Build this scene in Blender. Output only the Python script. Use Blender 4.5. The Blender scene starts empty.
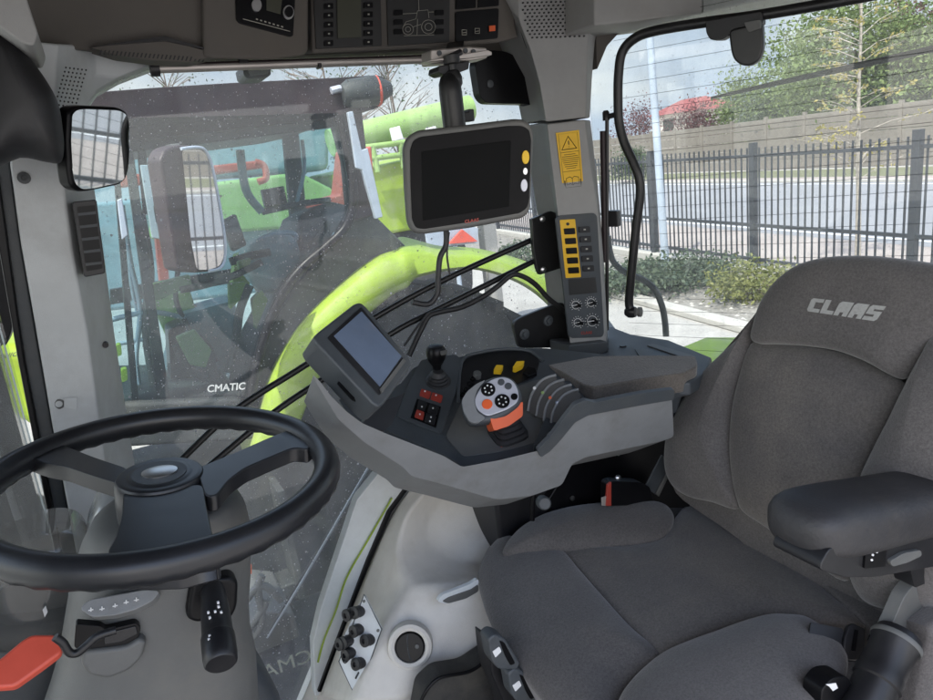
import bpy, bmesh, math, random
from mathutils import Vector as V, Matrix
random.seed(7)
SC = bpy.context.scene
COL = SC.collection
# ------------------------------------------------------------------ camera
TH, PH, RO, FPX, EYE = math.radians(26), math.radians(15.4), math.radians(6.93), 700.0, V((0, 0, 2.55))
FW = V((math.sin(TH)*math.cos(PH), math.cos(TH)*math.cos(PH), -math.sin(PH)))
_r0 = V((math.cos(TH), -math.sin(TH), 0)); _u0 = _r0.cross(FW)
RT = math.cos(RO)*_r0 - math.sin(RO)*_u0
UP = math.sin(RO)*_r0 + math.cos(RO)*_u0
cam = bpy.data.cameras.new('camera'); co = bpy.data.objects.new('camera', cam); COL.objects.link(co)
co.matrix_world = Matrix(((RT.x, UP.x, -FW.x, EYE.x), (RT.y, UP.y, -FW.y, EYE.y), (RT.z, UP.z, -FW.z, EYE.z), (0, 0, 0, 1)))
cam.sensor_width = 36; cam.lens = 36*FPX/933; cam.clip_start = .02; cam.clip_end = 2000
SC.camera = co

def ray(x, y): return FW + RT*((x-466.5)/FPX) - UP*((y-350)/FPX)
def plane(spec):
    k = spec[0]
    if k == 'X': return V((spec[1], 0, 0)), V((1, 0, 0))
    if k == 'Y': return V((0, spec[1], 0)), V((0, 1, 0))
    if k == 'Z': return V((0, 0, spec[1])), V((0, 0, 1))
    if k == 'D': return EYE+FW*spec[1], FW.copy()
    return V(spec[0]), V(spec[1]).normalized()
def at(x, y, spec):
    o, n = plane(spec); d = ray(x, y)
    return EYE + d*((o-EYE).dot(n)/d.dot(n))
def ats(l, spec): return [at(x, y, spec) for x, y in l]
def away(spec):
    o, n = plane(spec)
    return n if (o-EYE).dot(n) > 0 else -n
def rnd(poly, r, n=4):
    """round the corners of a closed pixel outline"""
    out = []; m = len(poly)
    for i in range(m):
        p, a, b = V(poly[i]), V(poly[i-1]), V(poly[(i+1) % m])
        da, db = a-p, b-p
        if da.length < 1e-6 or db.length < 1e-6: continue
        k = min(r, da.length*.45, db.length*.45)
        s, e = p+da.normalized()*k, p+db.normalized()*k
        for j in range(n+1):
            t = j/n; out.append(tuple(s*(1-t)**2 + p*2*t*(1-t) + e*t*t))
    return out
def spline(pts, n=6, closed=False):
    pts = [V(p) for p in pts]; m = len(pts); out = []
    if m < 3: 
        return [pts[0].lerp(pts[1], i/n) for i in range(n+1)]
    rng = m if closed else m-1
    for i in range(rng):
        if closed: a, b, c, d = pts[i-1], pts[i], pts[(i+1) % m], pts[(i+2) % m]
        else: a, b, c, d = pts[max(i-1, 0)], pts[i], pts[i+1], pts[min(i+2, m-1)]
        for j in range(n):
            t = j/n
            out.append(.5*((2*b)+(c-a)*t+(2*a-5*b+4*c-d)*t*t+(3*b-a-3*c+d)*t**3))
    if not closed: out.append(pts[-1])
    return out
# ------------------------------------------------------------------ objects
WORLD = {}
def origin(o):
    p = V((0, 0, 0))
    while o: p = p + o.location; o = o.parent
    return p
def tag(o, label=None, cat=None, group=None, kind=None):
    if label: o['label'] = label
    if cat: o['category'] = cat
    if group: o['group'] = group
    if kind: o['kind'] = kind
    return o
def thing(name, label, cat, loc, group=None):
    o = bpy.data.objects.new(name, None); o.empty_display_size = .05; COL.objects.link(o); o.location = V(loc)
    return tag(o, label, cat, group)
def mk(name, vs, fs, mat, parent=None, smooth=True, bevel=0, seg=2, sub=0, ang=38, solid=0):
    vs = [V(v) for v in vs]
    if parent: off = origin(parent)
    else:
        off = V((sum(v.x for v in vs)/len(vs), sum(v.y for v in vs)/len(vs), min(v.z for v in vs)))
    me = bpy.data.meshes.new(name); me.from_pydata([v-off for v in vs], [], fs); me.update()
    bm = bmesh.new(); bm.from_mesh(me); bmesh.ops.recalc_face_normals(bm, faces=bm.faces); bm.to_mesh(me); bm.free()
    o = bpy.data.objects.new(name, me); COL.objects.link(o)
    if parent: o.parent = parent
    else: o.location = off
    me.materials.append(mat)
    if smooth:
        for p in me.polygons: p.use_smooth = True
        if not sub: me.set_sharp_from_angle(angle=math.radians(ang))
    if solid:
        m = o.modifiers.new('solid', 'SOLIDIFY'); m.thickness = solid; m.offset = 0
    if bevel:
        m = o.modifiers.new('bevel', 'BEVEL'); m.width = bevel; m.segments = seg; m.limit_method = 'ANGLE'; m.angle_limit = math.radians(30)
        m.harden_normals = True
    if sub:
        m = o.modifiers.new('sub', 'SUBSURF'); m.levels = sub; m.render_levels = sub
    return o
class MB:
    def __init__(s): s.v = []; s.f = []
    def add(s, vs, fs):
        k = len(s.v); s.v += [V(v) for v in vs]; s.f += [tuple(i+k for i in f) for f in fs]; return s
    def box(s, lo, hi):
        x0, y0, z0 = lo; x1, y1, z1 = hi
        return s.add([(x0,y0,z0),(x1,y0,z0),(x1,y1,z0),(x0,y1,z0),(x0,y0,z1),(x1,y0,z1),(x1,y1,z1),(x0,y1,z1)],
                     [(0,3,2,1),(4,5,6,7),(0,1,5,4),(1,2,6,5),(2,3,7,6),(3,0,4,7)])
    def bar(s, a, b, w, h=None, upv=(0, 0, 1)):
        a, b = V(a), V(b); h = h or w; d = (b-a).normalized(); u = V(upv)
        if abs(d.dot(u)) > .95: u = V((1, 0, 0))
        x = d.cross(u).normalized()*w/2; y = x.cross(d).normalized()*h/2
        q = [a-x-y, a+x-y, a+x+y, a-x+y, b-x-y, b+x-y, b+x+y, b-x+y]
        return s.add(q, [(0,3,2,1),(4,5,6,7),(0,1,5,4),(1,2,6,5),(2,3,7,6),(3,0,4,7)])
    def ext(s, front, dv):
        n = len(front); dv = V(dv)
        return s.add(list(front)+[p+dv for p in front],
              [tuple(range(n)), tuple(range(2*n-1, n-1, -1))]+[(i, (i+1) % n, n+(i+1) % n, n+i) for i in range(n)])
    def tube(s, pts, r, k=8, closed=False):
        pts = [V(p) for p in pts]; n = len(pts); rs = r if isinstance(r, (list, tuple)) else [r]*n
        vs = []; fs = []; prev = None
        for i, p in enumerate(pts):
            t = (pts[(i+1) % n]-pts[i-1]) if closed else (pts[min(i+1, n-1)]-pts[max(i-1, 0)])
            t.normalize()
            if prev is None:
                u = V((0, 0, 1)) if abs(t.z) < .9 else V((1, 0, 0))
                x = t.cross(u).normalized()
            else:
                x = prev-t*prev.dot(t); x.normalize()
            prev = x; y = t.cross(x)
            for j in range(k):
                a = 2*math.pi*j/k; vs.append(p+(x*math.cos(a)+y*math.sin(a))*rs[i])
        m = n if closed else n-1
        for i in range(m):
            for j in range(k):
                fs.append((i*k+j, i*k+(j+1) % k, ((i+1) % n)*k+(j+1) % k, ((i+1) % n)*k+j))
        if not closed: fs += [tuple(range(k-1, -1, -1)), tuple(range((n-1)*k, n*k))]
        return s.add(vs, fs)
    def lathe(s, o, ax, prof, k=24, sx=1.0, ref=None):
        o, ax = V(o), V(ax).normalized(); u = V(ref) if ref else (V((0, 0, 1)) if abs(ax.z) < .9 else V((1, 0, 0)))
        x = (u-ax*u.dot(ax)).normalized(); y = ax.cross(x); vs = []; fs = []
        for r, h in prof:
            for j in range(k):
                a = 2*math.pi*j/k; vs.append(o+ax*h+(x*math.cos(a)+y*math.sin(a)*sx)*max(r, 1e-5))
        for i in range(len(prof)-1):
            for j in range(k): fs.append((i*k+j, i*k+(j+1) % k, (i+1)*k+(j+1) % k, (i+1)*k+j))
        fs += [tuple(range(k-1, -1, -1)), tuple(range((len(prof)-1)*k, len(prof)*k))]
        return s.add(vs, fs)
    def build(s, name, mat, parent=None, **kw): return mk(name, s.v, s.f, mat, parent, **kw)
def prism(name, px, spec, depth, mat, parent=None, r=0, bevel=.0015, lift=0, dirv=None, **kw):
    if r: px = rnd(px, r)
    aw = away(spec); d = V(dirv) if dirv else aw
    f = [p-aw*lift for p in ats(px, spec)]
    return MB().ext(f, d*depth).build(name, mat, parent, bevel=bevel, **kw)
def tubep(name, px, spec, r, mat, parent=None, n=6, k=10, closed=False, **kw):
    p = spline(ats(px, spec), n, closed)
    return MB().tube(p, r, k, closed).build(name, mat, parent, **kw)
def pillow(name, px, spec, bulge, depth, mat, parent=None, n=5, rings=9, pw=2.6, back=.86, warp=None, centre=None, rim=0.0):
    """puffy upholstered pad whose outline is a closed curve in a plane"""
    aw = away(spec); o = spline(ats([p for p in px], spec), n, True); m = len(o)
    c = at(*centre, spec) if centre else sum(o, V((0, 0, 0)))/m
    vs = []; fs = []
    R = [1-(i/rings)**1.6 for i in range(rings)]
    R = [1, .985, .955, .91, .84, .74, .6, .42, .2]
    for q in R:
        h = bulge*(1-q**pw)**.55
        for p in o:
            w = c+(p-c)*q
            if warp: w = w+warp(w)
            vs.append(w-aw*h)
    k = len(R)
    ct = c+(warp(c) if warp else V((0, 0, 0)))
    vs.append(ct-aw*bulge); top = len(vs)-1
    for i in range(k-1):
        for j in range(m): fs.append((i*m+j, i*m+(j+1) % m, (i+1)*m+(j+1) % m, (i+1)*m+j))
    for j in range(m): fs.append(((k-1)*m+j, (k-1)*m+(j+1) % m, top))
    b0 = len(vs)
    for q, dd in ((.985, .12), (.95, .4), (back, 1)):
        for p in o:
            w = c+(p-c)*q
            if warp: w = w+warp(w)
            vs.append(w+aw*depth*dd)
    prevs = 0
    for i in range(3):
        s0 = 0 if i == 0 else b0+(i-1)*m; s1 = b0+i*m
        for j in range(m): fs.append((s0+j, s1+j, s1+(j+1) % m, s0+(j+1) % m))
    fs.append(tuple(b0+2*m+j for j in range(m)))
    return mk(name, vs, fs, mat, parent, ang=70)
def text(name, s, a, b, c, mat, parent=None, thick=.0004, bold=0.0, mirror=False, shear=0.0):
    """a = baseline left, b = baseline right, c = top left (3-D points)"""
    cu = bpy.data.curves.new('t', 'FONT'); cu.body = s; cu.offset = bold; cu.shear = shear; cu.resolution_u = 3
    to = bpy.data.objects.new('t', cu); COL.objects.link(to)
    dg = bpy.context.evaluated_depsgraph_get(); dg.update()
    me = bpy.data.meshes.new_from_object(to.evaluated_get(dg))
    bpy.data.objects.remove(to)
    xs = [v.co.x for v in me.vertices]; ys = [v.co.y for v in me.vertices]
    x0, x1, y0, y1 = min(xs), max(xs), min(ys), max(ys)
    a, b, c = V(a), V(b), V(c); n = (b-a).cross(c-a).normalized()
    if n.dot(EYE-a) < 0: n = -n
    vs = []
    for v in me.vertices:
        u = (v.co.x-x0)/(x1-x0); w = (v.co.y-y0)/(y1-y0)
        if mirror: u = 1-u
        vs.append(a+(b-a)*u+(c-a)*w+n*thick)
    fs = [tuple(p.vertices) for p in me.polygons]
    bpy.data.meshes.remove(me)
    return mk(name, vs, fs, mat, parent, smooth=False)
def disc(px, spec, rpx, lift=.001, k=10, asp=1.0):
    """centre/radius in the picture -> small polygon on a plane"""
    aw = away(spec); out = []
    for j in range(k):
        t = 2*math.pi*j/k
        out.append(at(px[0]+rpx*math.cos(t), px[1]+rpx*asp*math.sin(t), spec)-aw*lift)
    return out
# ------------------------------------------------------------------ materials
def nodes(name):
    m = bpy.data.materials.new(name); m.use_nodes = True; t = m.node_tree
    return m, t, t.nodes, t.links, t.nodes['Principled BSDF']
def mat(name, col, rough=.5, metal=0, var=.15, scale=12, bump=0, bscale=300, dirt=None, dirtamt=.3, spec=.5, sheen=0, coat=0, dscale=5):
    m, t, N, L, p = nodes(name)
    p.inputs['Roughness'].default_value = rough; p.inputs['Metallic'].default_value = metal
    p.inputs['Specular IOR Level'].default_value = spec
    if sheen: p.inputs['Sheen Weight'].default_value = sheen; p.inputs['Sheen Roughness'].default_value = .5
    if coat: p.inputs['Coat Weight'].default_value = coat; p.inputs['Coat Roughness'].default_value = .12
    tc = N.new('ShaderNodeTexCoord')
    nz = N.new('ShaderNodeTexNoise'); nz.inputs['Scale'].default_value = scale; nz.inputs['Detail'].default_value = 6; nz.inputs['Roughness'].default_value = .65
    L.new(tc.outputs['Object'], nz.inputs['Vector'])
    mr = N.new('ShaderNodeMapRange'); mr.inputs['From Min'].default_value = .3; mr.inputs['From Max'].default_value = .7
    mr.inputs['To Min'].default_value = 1-var; mr.inputs['To Max'].default_value = 1+var
    L.new(nz.outputs['Fac'], mr.inputs['Value'])
    mx = N.new('ShaderNodeMix'); mx.data_type = 'RGBA'; mx.blend_type = 'MULTIPLY'; mx.inputs['Factor'].default_value = 1
    mx.inputs[6].default_value = (*col, 1)
    cb = N.new('ShaderNodeCombineColor')
    for i in range(3): L.new(mr.outputs[0], cb.inputs[i])
    L.new(cb.outputs[0], mx.inputs[7])
    out = mx.outputs[2]
    if dirt:
        n2 = N.new('ShaderNodeTexNoise'); n2.inputs['Scale'].default_value = dscale; n2.inputs['Detail'].default_value = 8; n2.inputs['Roughness'].default_value = .7
        L.new(tc.outputs['Object'], n2.inputs['Vector'])
        r2 = N.new('ShaderNodeMapRange'); r2.inputs['From Min'].default_value = .48; r2.inputs['From Max'].default_value = .75; r2.inputs['To Max'].default_value = dirtamt
        L.new(n2.outputs['Fac'], r2.inputs['Value'])
        m2 = N.new('ShaderNodeMix'); m2.data_type = 'RGBA'; m2.inputs[7].default_value = (*dirt, 1)
        L.new(r2.outputs[0], m2.inputs['Factor']); L.new(out, m2.inputs[6]); out = m2.outputs[2]
    L.new(out, p.inputs['Base Color'])
    r3 = N.new('ShaderNodeMapRange'); r3.inputs['To Min'].default_value = max(rough-.1, .03); r3.inputs['To Max'].default_value = min(rough+.12, 1)
    L.new(nz.outputs['Fac'], r3.inputs['Value']); L.new(r3.outputs[0], p.inputs['Roughness'])
    if bump:
        nb = N.new('ShaderNodeTexNoise'); nb.inputs['Scale'].default_value = bscale; nb.inputs['Detail'].default_value = 3
        L.new(tc.outputs['Object'], nb.inputs['Vector'])
        bp = N.new('ShaderNodeBump'); bp.inputs['Strength'].default_value = bump; bp.inputs['Distance'].default_value = .002
        L.new(nb.outputs['Fac'], bp.inputs['Height']); L.new(bp.outputs[0], p.inputs['Normal'])
    return m
def fabric(name, col, worn):
    m, t, N, L, p = nodes(name)
    p.inputs['Roughness'].default_value = .95; p.inputs['Specular IOR Level'].default_value = .1
    p.inputs['Sheen Weight'].default_value = .35; p.inputs['Sheen Roughness'].default_value = .45
    tc = N.new('ShaderNodeTexCoord')
    a = N.new('ShaderNodeTexNoise'); a.inputs['Scale'].default_value = 520; a.inputs['Detail'].default_value = 3
    b = N.new('ShaderNodeTexNoise'); b.inputs['Scale'].default_value = 5; b.inputs['Detail'].default_value = 7; b.inputs['Roughness'].default_value = .6
    c = N.new('ShaderNodeTexNoise'); c.inputs['Scale'].default_value = 240; c.inputs['Detail'].default_value = 3
    for q in (a, b, c): L.new(tc.outputs['Object'], q.inputs['Vector'])
    r = N.new('ShaderNodeValToRGB'); r.color_ramp.elements[0].position = .42; r.color_ramp.elements[1].position = .72
    r.color_ramp.elements[0].color = (*col, 1); r.color_ramp.elements[1].color = (*worn, 1)
    L.new(b.outputs['Fac'], r.inputs['Fac'])
    s = N.new('ShaderNodeMath'); s.operation = 'ADD'; L.new(a.outputs['Fac'], s.inputs[0]); L.new(c.outputs['Fac'], s.inputs[1])
    mr = N.new('ShaderNodeMapRange'); mr.inputs['From Min'].default_value = .7; mr.inputs['From Max'].default_value = 1.3; mr.inputs['To Min'].default_value = .76; mr.inputs['To Max'].default_value = 1.24
    L.new(s.outputs[0], mr.inputs['Value'])
    mx = N.new('ShaderNodeMix'); mx.data_type = 'RGBA'; mx.blend_type = 'MULTIPLY'; mx.inputs['Factor'].default_value = 1
    cb = N.new('ShaderNodeCombineColor')
    for i in range(3): L.new(mr.outputs[0], cb.inputs[i])
    L.new(r.outputs[0], mx.inputs[6]); L.new(cb.outputs[0], mx.inputs[7]); L.new(mx.outputs[2], p.inputs['Base Color'])
    bp = N.new('ShaderNodeBump'); bp.inputs['Strength'].default_value = .5; bp.inputs['Distance'].default_value = .0015
    L.new(s.outputs[0], bp.inputs['Height'])
    b2 = N.new('ShaderNodeBump'); b2.inputs['Strength'].default_value = .12; b2.inputs['Distance'].default_value = .02
    L.new(b.outputs['Fac'], b2.inputs['Height']); L.new(bp.outputs[0], b2.inputs['Normal'])
    L.new(b2.outputs[0], p.inputs['Normal'])
    return m
def glass(name, tint=(.93, .96, .95), dust=.06, speck=.5, refl=1.0, scale=55, streak=0.0, low=None, dcol=(.62, .62, .6)):
    """window pane: clear, a little reflective, with dried dust and specks lying on it"""
    m, t, N, L, p = nodes(name); N.remove(p)
    out = N['Material Output']
    tr = N.new('ShaderNodeBsdfTransparent'); tr.inputs[0].default_value = (*tint, 1)
    gl = N.new('ShaderNodeBsdfGlossy'); gl.inputs['Roughness'].default_value = .02
    fr = N.new('ShaderNodeFresnel'); fr.inputs['IOR'].default_value = 1.45
    fm = N.new('ShaderNodeMath'); fm.operation = 'MULTIPLY'; fm.inputs[1].default_value = refl; L.new(fr.outputs[0], fm.inputs[0])
    m1 = N.new('ShaderNodeMixShader'); L.new(fm.outputs[0], m1.inputs[0]); L.new(tr.outputs[0], m1.inputs[1]); L.new(gl.outputs[0], m1.inputs[2])
    df = N.new('ShaderNodeBsdfDiffuse'); df.inputs[0].default_value = (*dcol, 1)
    tl = N.new('ShaderNodeBsdfTranslucent'); tl.inputs[0].default_value = (*dcol, 1)
    md = N.new('ShaderNodeMixShader'); md.inputs[0].default_value = .55; L.new(df.outputs[0], md.inputs[1]); L.new(tl.outputs[0], md.inputs[2])
    tc = N.new('ShaderNodeTexCoord')
    vo = N.new('ShaderNodeTexVoronoi'); vo.inputs['Scale'].default_value = scale; L.new(tc.outputs['Object'], vo.inputs['Vector'])
    v2 = N.new('ShaderNodeTexVoronoi'); v2.inputs['Scale'].default_value = scale*2.3; L.new(tc.outputs['Object'], v2.inputs['Vector'])
    nz = N.new('ShaderNodeTexNoise'); nz.inputs['Scale'].default_value = 4; nz.inputs['Detail'].default_value = 7; nz.inputs['Roughness'].default_value = .7; L.new(tc.outputs['Object'], nz.inputs['Vector'])
    def spk(v, lo, hi):
        sp = N.new('ShaderNodeSeparateColor'); L.new(v.outputs['Color'], sp.inputs[0])
        th = N.new('ShaderNodeMapRange'); th.inputs['From Min'].default_value = 0; th.inputs['From Max'].default_value = 1
        th.inputs['To Min'].default_value = lo; th.inputs['To Max'].default_value = hi; L.new(sp.outputs[0], th.inputs[0])
        lt = N.new('ShaderNodeMath'); lt.operation = 'LESS_THAN'; L.new(v.outputs['Distance'], lt.inputs[0]); L.new(th.outputs[0], lt.inputs[1])
        return lt.outputs[0]
    a = N.new('ShaderNodeMath'); a.operation = 'MAXIMUM'
    L.new(spk(vo, -.5, .2), a.inputs[0]); L.new(spk(v2, -.4, .24), a.inputs[1])
    mk_ = N.new('ShaderNodeMapRange'); mk_.inputs['From Min'].default_value = .37; mk_.inputs['From Max'].default_value = .57; mk_.inputs['To Max'].default_value = speck
    L.new(nz.outputs['Fac'], mk_.inputs[0])
    ms = N.new('ShaderNodeMath'); ms.operation = 'MULTIPLY'; L.new(a.outputs[0], ms.inputs[0]); L.new(mk_.outputs[0], ms.inputs[1])
    dv = N.new('ShaderNodeMapRange'); dv.inputs['From Min'].default_value = .34; dv.inputs['From Max'].default_value = .68; dv.inputs['To Min'].default_value = dust*.3; dv.inputs['To Max'].default_value = dust*1.8
    wm = N.new('ShaderNodeMapping'); wm.inputs['Rotation'].default_value = (0, .6, 0); wm.inputs['Scale'].default_value = (9, 9, 1.6); L.new(tc.outputs['Object'], wm.inputs[0])
    ws = N.new('ShaderNodeTexNoise'); ws.inputs['Scale'].default_value = 1.5; ws.inputs['Detail'].default_value = 6; ws.inputs['Roughness'].default_value = .7; ws.inputs['Distortion'].default_value = .6; L.new(wm.outputs[0], ws.inputs['Vector'])
    av = N.new('ShaderNodeMix'); av.inputs[0].default_value = .55; L.new(nz.outputs['Fac'], av.inputs[2]); L.new(ws.outputs['Fac'], av.inputs[3])
    L.new(av.outputs[0], dv.inputs[0])
    ad = N.new('ShaderNodeMath'); ad.operation = 'ADD'; ad.use_clamp = True; L.new(ms.outputs[0], ad.inputs[0]); L.new(dv.outputs[0], ad.inputs[1])
    last = ad.outputs[0]
    if low is not None:      # dirt splashed up from below: more of it low on the pane
        sx = N.new('ShaderNodeSeparateXYZ'); L.new(tc.outputs['Object'], sx.inputs[0])
        lr = N.new('ShaderNodeMapRange'); lr.inputs['From Min'].default_value = low[0]; lr.inputs['From Max'].default_value = low[1]
        lr.inputs['To Min'].default_value = low[2]; lr.inputs['To Max'].default_value = low[3]; L.new(sx.outputs[2], lr.inputs[0])
        mu = N.new('ShaderNodeMath'); mu.operation = 'MULTIPLY'; L.new(last, mu.inputs[0]); L.new(lr.outputs[0], mu.inputs[1]); last = mu.outputs[0]
    m2 = N.new('ShaderNodeMixShader'); L.new(last, m2.inputs[0]); L.new(m1.outputs[0], m2.inputs[1]); L.new(md.outputs[0], m2.inputs[2])
    L.new(m2.outputs[0], out.inputs[0])
    return m
M = {}
M['pillar'] = mat('pillar plastic', (.63, .66, .67), .55, var=.07, bump=.15, bscale=700, dirt=(.2, .18, .15), dirtamt=.35, dscale=4)
M['pillar_shaded'] = mat('shaded pillar plastic', (.30, .30, .295), .55, var=.07, bump=.15, bscale=700, dirt=(.2, .18, .15), dirtamt=.35, dscale=4)  # pillar plastic with shade painted in, for the rear pillar and roof trims
M['liner'] = mat('roof liner plastic', (.11, .10, .09), .75, var=.08, bump=.15, bscale=600, dirt=(.12, .1, .08), dirtamt=.5)
M['console_grey'] = mat('console grey plastic', (.21, .218, .225), .5, var=.09, bump=.2, bscale=800, dirt=(.13, .125, .115), dirtamt=.55, dscale=11)
M['housing'] = mat('wheel arch plastic', (.64, .615, .57), .5, var=.06, bump=.25, bscale=650, dirt=(.33, .29, .23), dirtamt=.4, dscale=7)
M['charcoal'] = mat('charcoal plastic', (.056, .064, .072), .5, var=.15, bump=.2, bscale=900, dirt=(.12, .115, .105), dirtamt=.45)
M['column'] = mat('column plastic', (.108, .11, .107), .5, var=.1, bump=.2, bscale=900, dirt=(.17, .155, .13), dirtamt=.5)
M['black'] = mat('black plastic', (.010, .010, .012), .42, var=.3, bump=.1, bscale=700, dirt=(.06, .055, .05), dirtamt=.35)
M['gloss_black'] = mat('gloss black', (.005, .005, .006), .33, var=.2, spec=.2)
M['rubber'] = mat('rubber', (.018, .018, .02), .5, var=.25, bump=.15, bscale=500, dirt=(.09, .085, .075), dirtamt=.3)
M['rim'] = mat('steering rim', (.013, .014, .017), .33, var=.25, bump=.05, bscale=900, dirt=(.05, .045, .04), dirtamt=.3)
M['metal_black'] = mat('black painted steel', (.012, .012, .013), .35, var=.25, dirt=(.06, .055, .05), dirtamt=.3)
M['steel'] = mat('bright steel', (.55, .55, .55), .3, metal=1, var=.1)
M['alu'] = mat('brushed rail', (.5, .46, .43), .4, metal=.6, var=.1)
M['silver'] = mat('silver plate', (.56, .57, .64), .38, metal=.3, var=.04)
M['orange'] = mat('orange plastic', (.75, .12, .03), .45, var=.08)
M['redbtn'] = mat('red button', (.36, .045, .03), .45, var=.2)
M['redlever'] = mat('red lever plastic', (.7, .10, .06), .42, var=.08, dirt=(.3, .08, .06), dirtamt=.4)
M['yellow'] = mat('yellow plastic', (.8, .5, .02), .45, var=.08)
M['sticker'] = mat('yellow sticker', (.8, .48, .025), .4, var=.07)
M['white'] = mat('white print', (.75, .75, .75), .5, var=.05)
M['grey_print'] = mat('grey print', (.34, .34, .33), .8, var=.15, scale=200)
M['dim_print'] = mat('dim print', (.42, .41, .36), .5, var=.1)
M['panel_dark'] = mat('panel foil', (.022, .022, .022), .4, var=.1)
M['lcd'] = mat('lcd olive', (.06, .062, .045), .3, var=.05)
M['bezel'] = mat('bezel plastic', (.007, .007, .008), .4, var=.3, spec=.1, dirt=(.03, .03, .03), dirtamt=.3)
M['screen'] = mat('dark screen', (.0025, .003, .0035), .35, var=.2, spec=.06)
M['bluescreen'] = mat('blue grey screen', (.15, .195, .28), .08, var=.1, spec=1.0)  # blue-grey paints in the sky reflected by the screen; doubles as lever dot
M['seat'] = fabric('seat cloth', (.105, .098, .096), (.142, .131, .126))
M['seat_mid'] = fabric('seat centre cloth', (.100, .093, .091), (.158, .142, .128))
M['padcloth'] = fabric('brown grey cloth', (.12, .106, .094), (.17, .15, .13))
M['leather'] = mat('worn vinyl', (.028, .027, .029), .52, var=.2, bump=.4, bscale=160, dirt=(.075, .066, .055), dirtamt=.55, dscale=9)
M['lime'] = mat('lime paint', (.25, .36, .02), .55, var=.1, bump=.15, bscale=40, dirt=(.30, .32, .17), dirtamt=.75)
M['green'] = mat('machine green', (.26, .40, .12), .5, var=.08, dirt=(.3, .34, .2), dirtamt=.4)
M['maroon'] = mat('dark roof', (.016, .007, .010), .5, var=.2, dirt=(.09, .055, .055), dirtamt=.4)
M['tyre'] = mat('tyre', (.03, .03, .03), .85, var=.3, bump=.4, bscale=60, dirt=(.12, .11, .09), dirtamt=.45)
M['dark_machine'] = mat('dark machinery', (.03, .035, .035), .6, var=.4, scale=4, dirt=(.13, .13, .11), dirtamt=.6)
M['teal_metal'] = mat('grey blue metal', (.24, .33, .36), .4, var=.2, scale=5)
M['red_machine'] = mat('red paint', (.42, .06, .03), .45, var=.15, dirt=(.3, .2, .15), dirtamt=.4)
M['clearplastic'] = mat('clear grey plastic', (.42, .42, .40), .12, var=.1)
M['floor'] = mat('floor mat', (.03, .03, .03), .8, var=.2, bump=.3, bscale=200, dirt=(.12, .11, .09), dirtamt=.6)
m, t, N, L, p = nodes('mirror'); p.inputs['Base Color'].default_value = (.62, .64, .64, 1); p.inputs['Metallic'].default_value = 1; p.inputs['Roughness'].default_value = .02
M['mirror'] = m
m, t, N, L, p = nodes('vinyl decal'); p.inputs['Base Color'].default_value = (.8, .8, .74, 1); p.inputs['Roughness'].default_value = .6
tl_ = N.new('ShaderNodeBsdfTranslucent'); tl_.inputs[0].default_value = (.95, .95, .88, 1); ms_ = N.new('ShaderNodeMixShader'); ms_.inputs[0].default_value = .75
L.new(p.outputs[0], ms_.inputs[1]); L.new(tl_.outputs[0], ms_.inputs[2]); L.new(ms_.outputs[0], N['Material Output'].inputs[0]); M['decal'] = m
M['glass_side'] = glass('side window glass', dust=.125, speck=1.0, low=(0, 1.0, 1.3, .95), scale=78, dcol=(.6,.58,.6))
M['glass_rear'] = glass('rear window glass', dust=.11, speck=.2, scale=60)
M['glass_front'] = glass('windscreen glass', dust=.04, speck=.15)
M['glass_far'] = glass('tinted glass', tint=(.72, .86, .88), dust=.03, speck=.1, refl=1.5, dcol=(.45, .55, .6), scale=30)
M['clear'] = glass('clear cover', tint=(.8, .8, .79), dust=.22, speck=.05, refl=1.6, dcol=(.5, .5, .49))
SUNAZ, SUNEL, SUNE, SKY, EXPO = -122, 60, 2.2, .15, 1.75
# ================================================================== CAB SHELL
cab = thing('tractor_cab', 'grey interior shell of the tractor cab with roof lining, pillars, floor and windows', 'tractor cab', (.5, .85, 1.2))
FL = 1.25
MB().box((-.7, .02, FL-.05), (1.55, 1.45, FL)).build('floor', M['floor'], cab)
# roof: outer skin + inside lining
MB().box((-.75, -.1, 2.93), (1.75, 1.68, 3.02)).build('roof', M['liner'], cab, bevel=.02)
# front-right lining that steps down towards the windows
MB().box((1.12, -.02, 1.2), (1.24, .12, 2.94)).build('rear_door_pillar', M['pillar'], cab, bevel=.02)
MB().box((-.62, -.02, 1.2), (-.52, .1, 2.94)).build('front_door_pillar', M['pillar'], cab, bevel=.02)
MB().box((-.6, .03, 2.82), (1.24, .12, 2.94)).build('door_header', M['liner'], cab, bevel=.015)
MB().box((1.24, -.0, 1.2), (1.75, .1, 2.0)).build('left_side_wall', M['charcoal'], cab, bevel=.02)
ln = prism('roof_lining', [(-60,-60),(215,-60),(206,56),(205,60),(150,60),(92,52),(36,46),(-60,40)], ('Y', 1.33), .12, M['liner'], cab, bevel=.006, dirv=(0,1,.17))
mb = MB()
mb.ext(ats([(203,-70),(309,-70),(309,51),(304,56),(270,60),(215,59),(203,57)], ('Y', 1.31)), (0, .12, .02))
pod = tag(mb.build('radio_pod', M['liner'], None, bevel=.008), 'grey roof pod with built in car radio at the top left of the console', 'roof pod')
mb = MB().ext(ats([(310,-70),(514,-70),(516,25),(519,38),(498,43),(430,48),(312,54)], ('Y', 1.33)), (0, .1, .016))
con = tag(mb.build('overhead_console', M['liner'], None, bevel=.006), 'overhead roof console with display panel and tractor diagram panel of switches', 'roof console')
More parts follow.
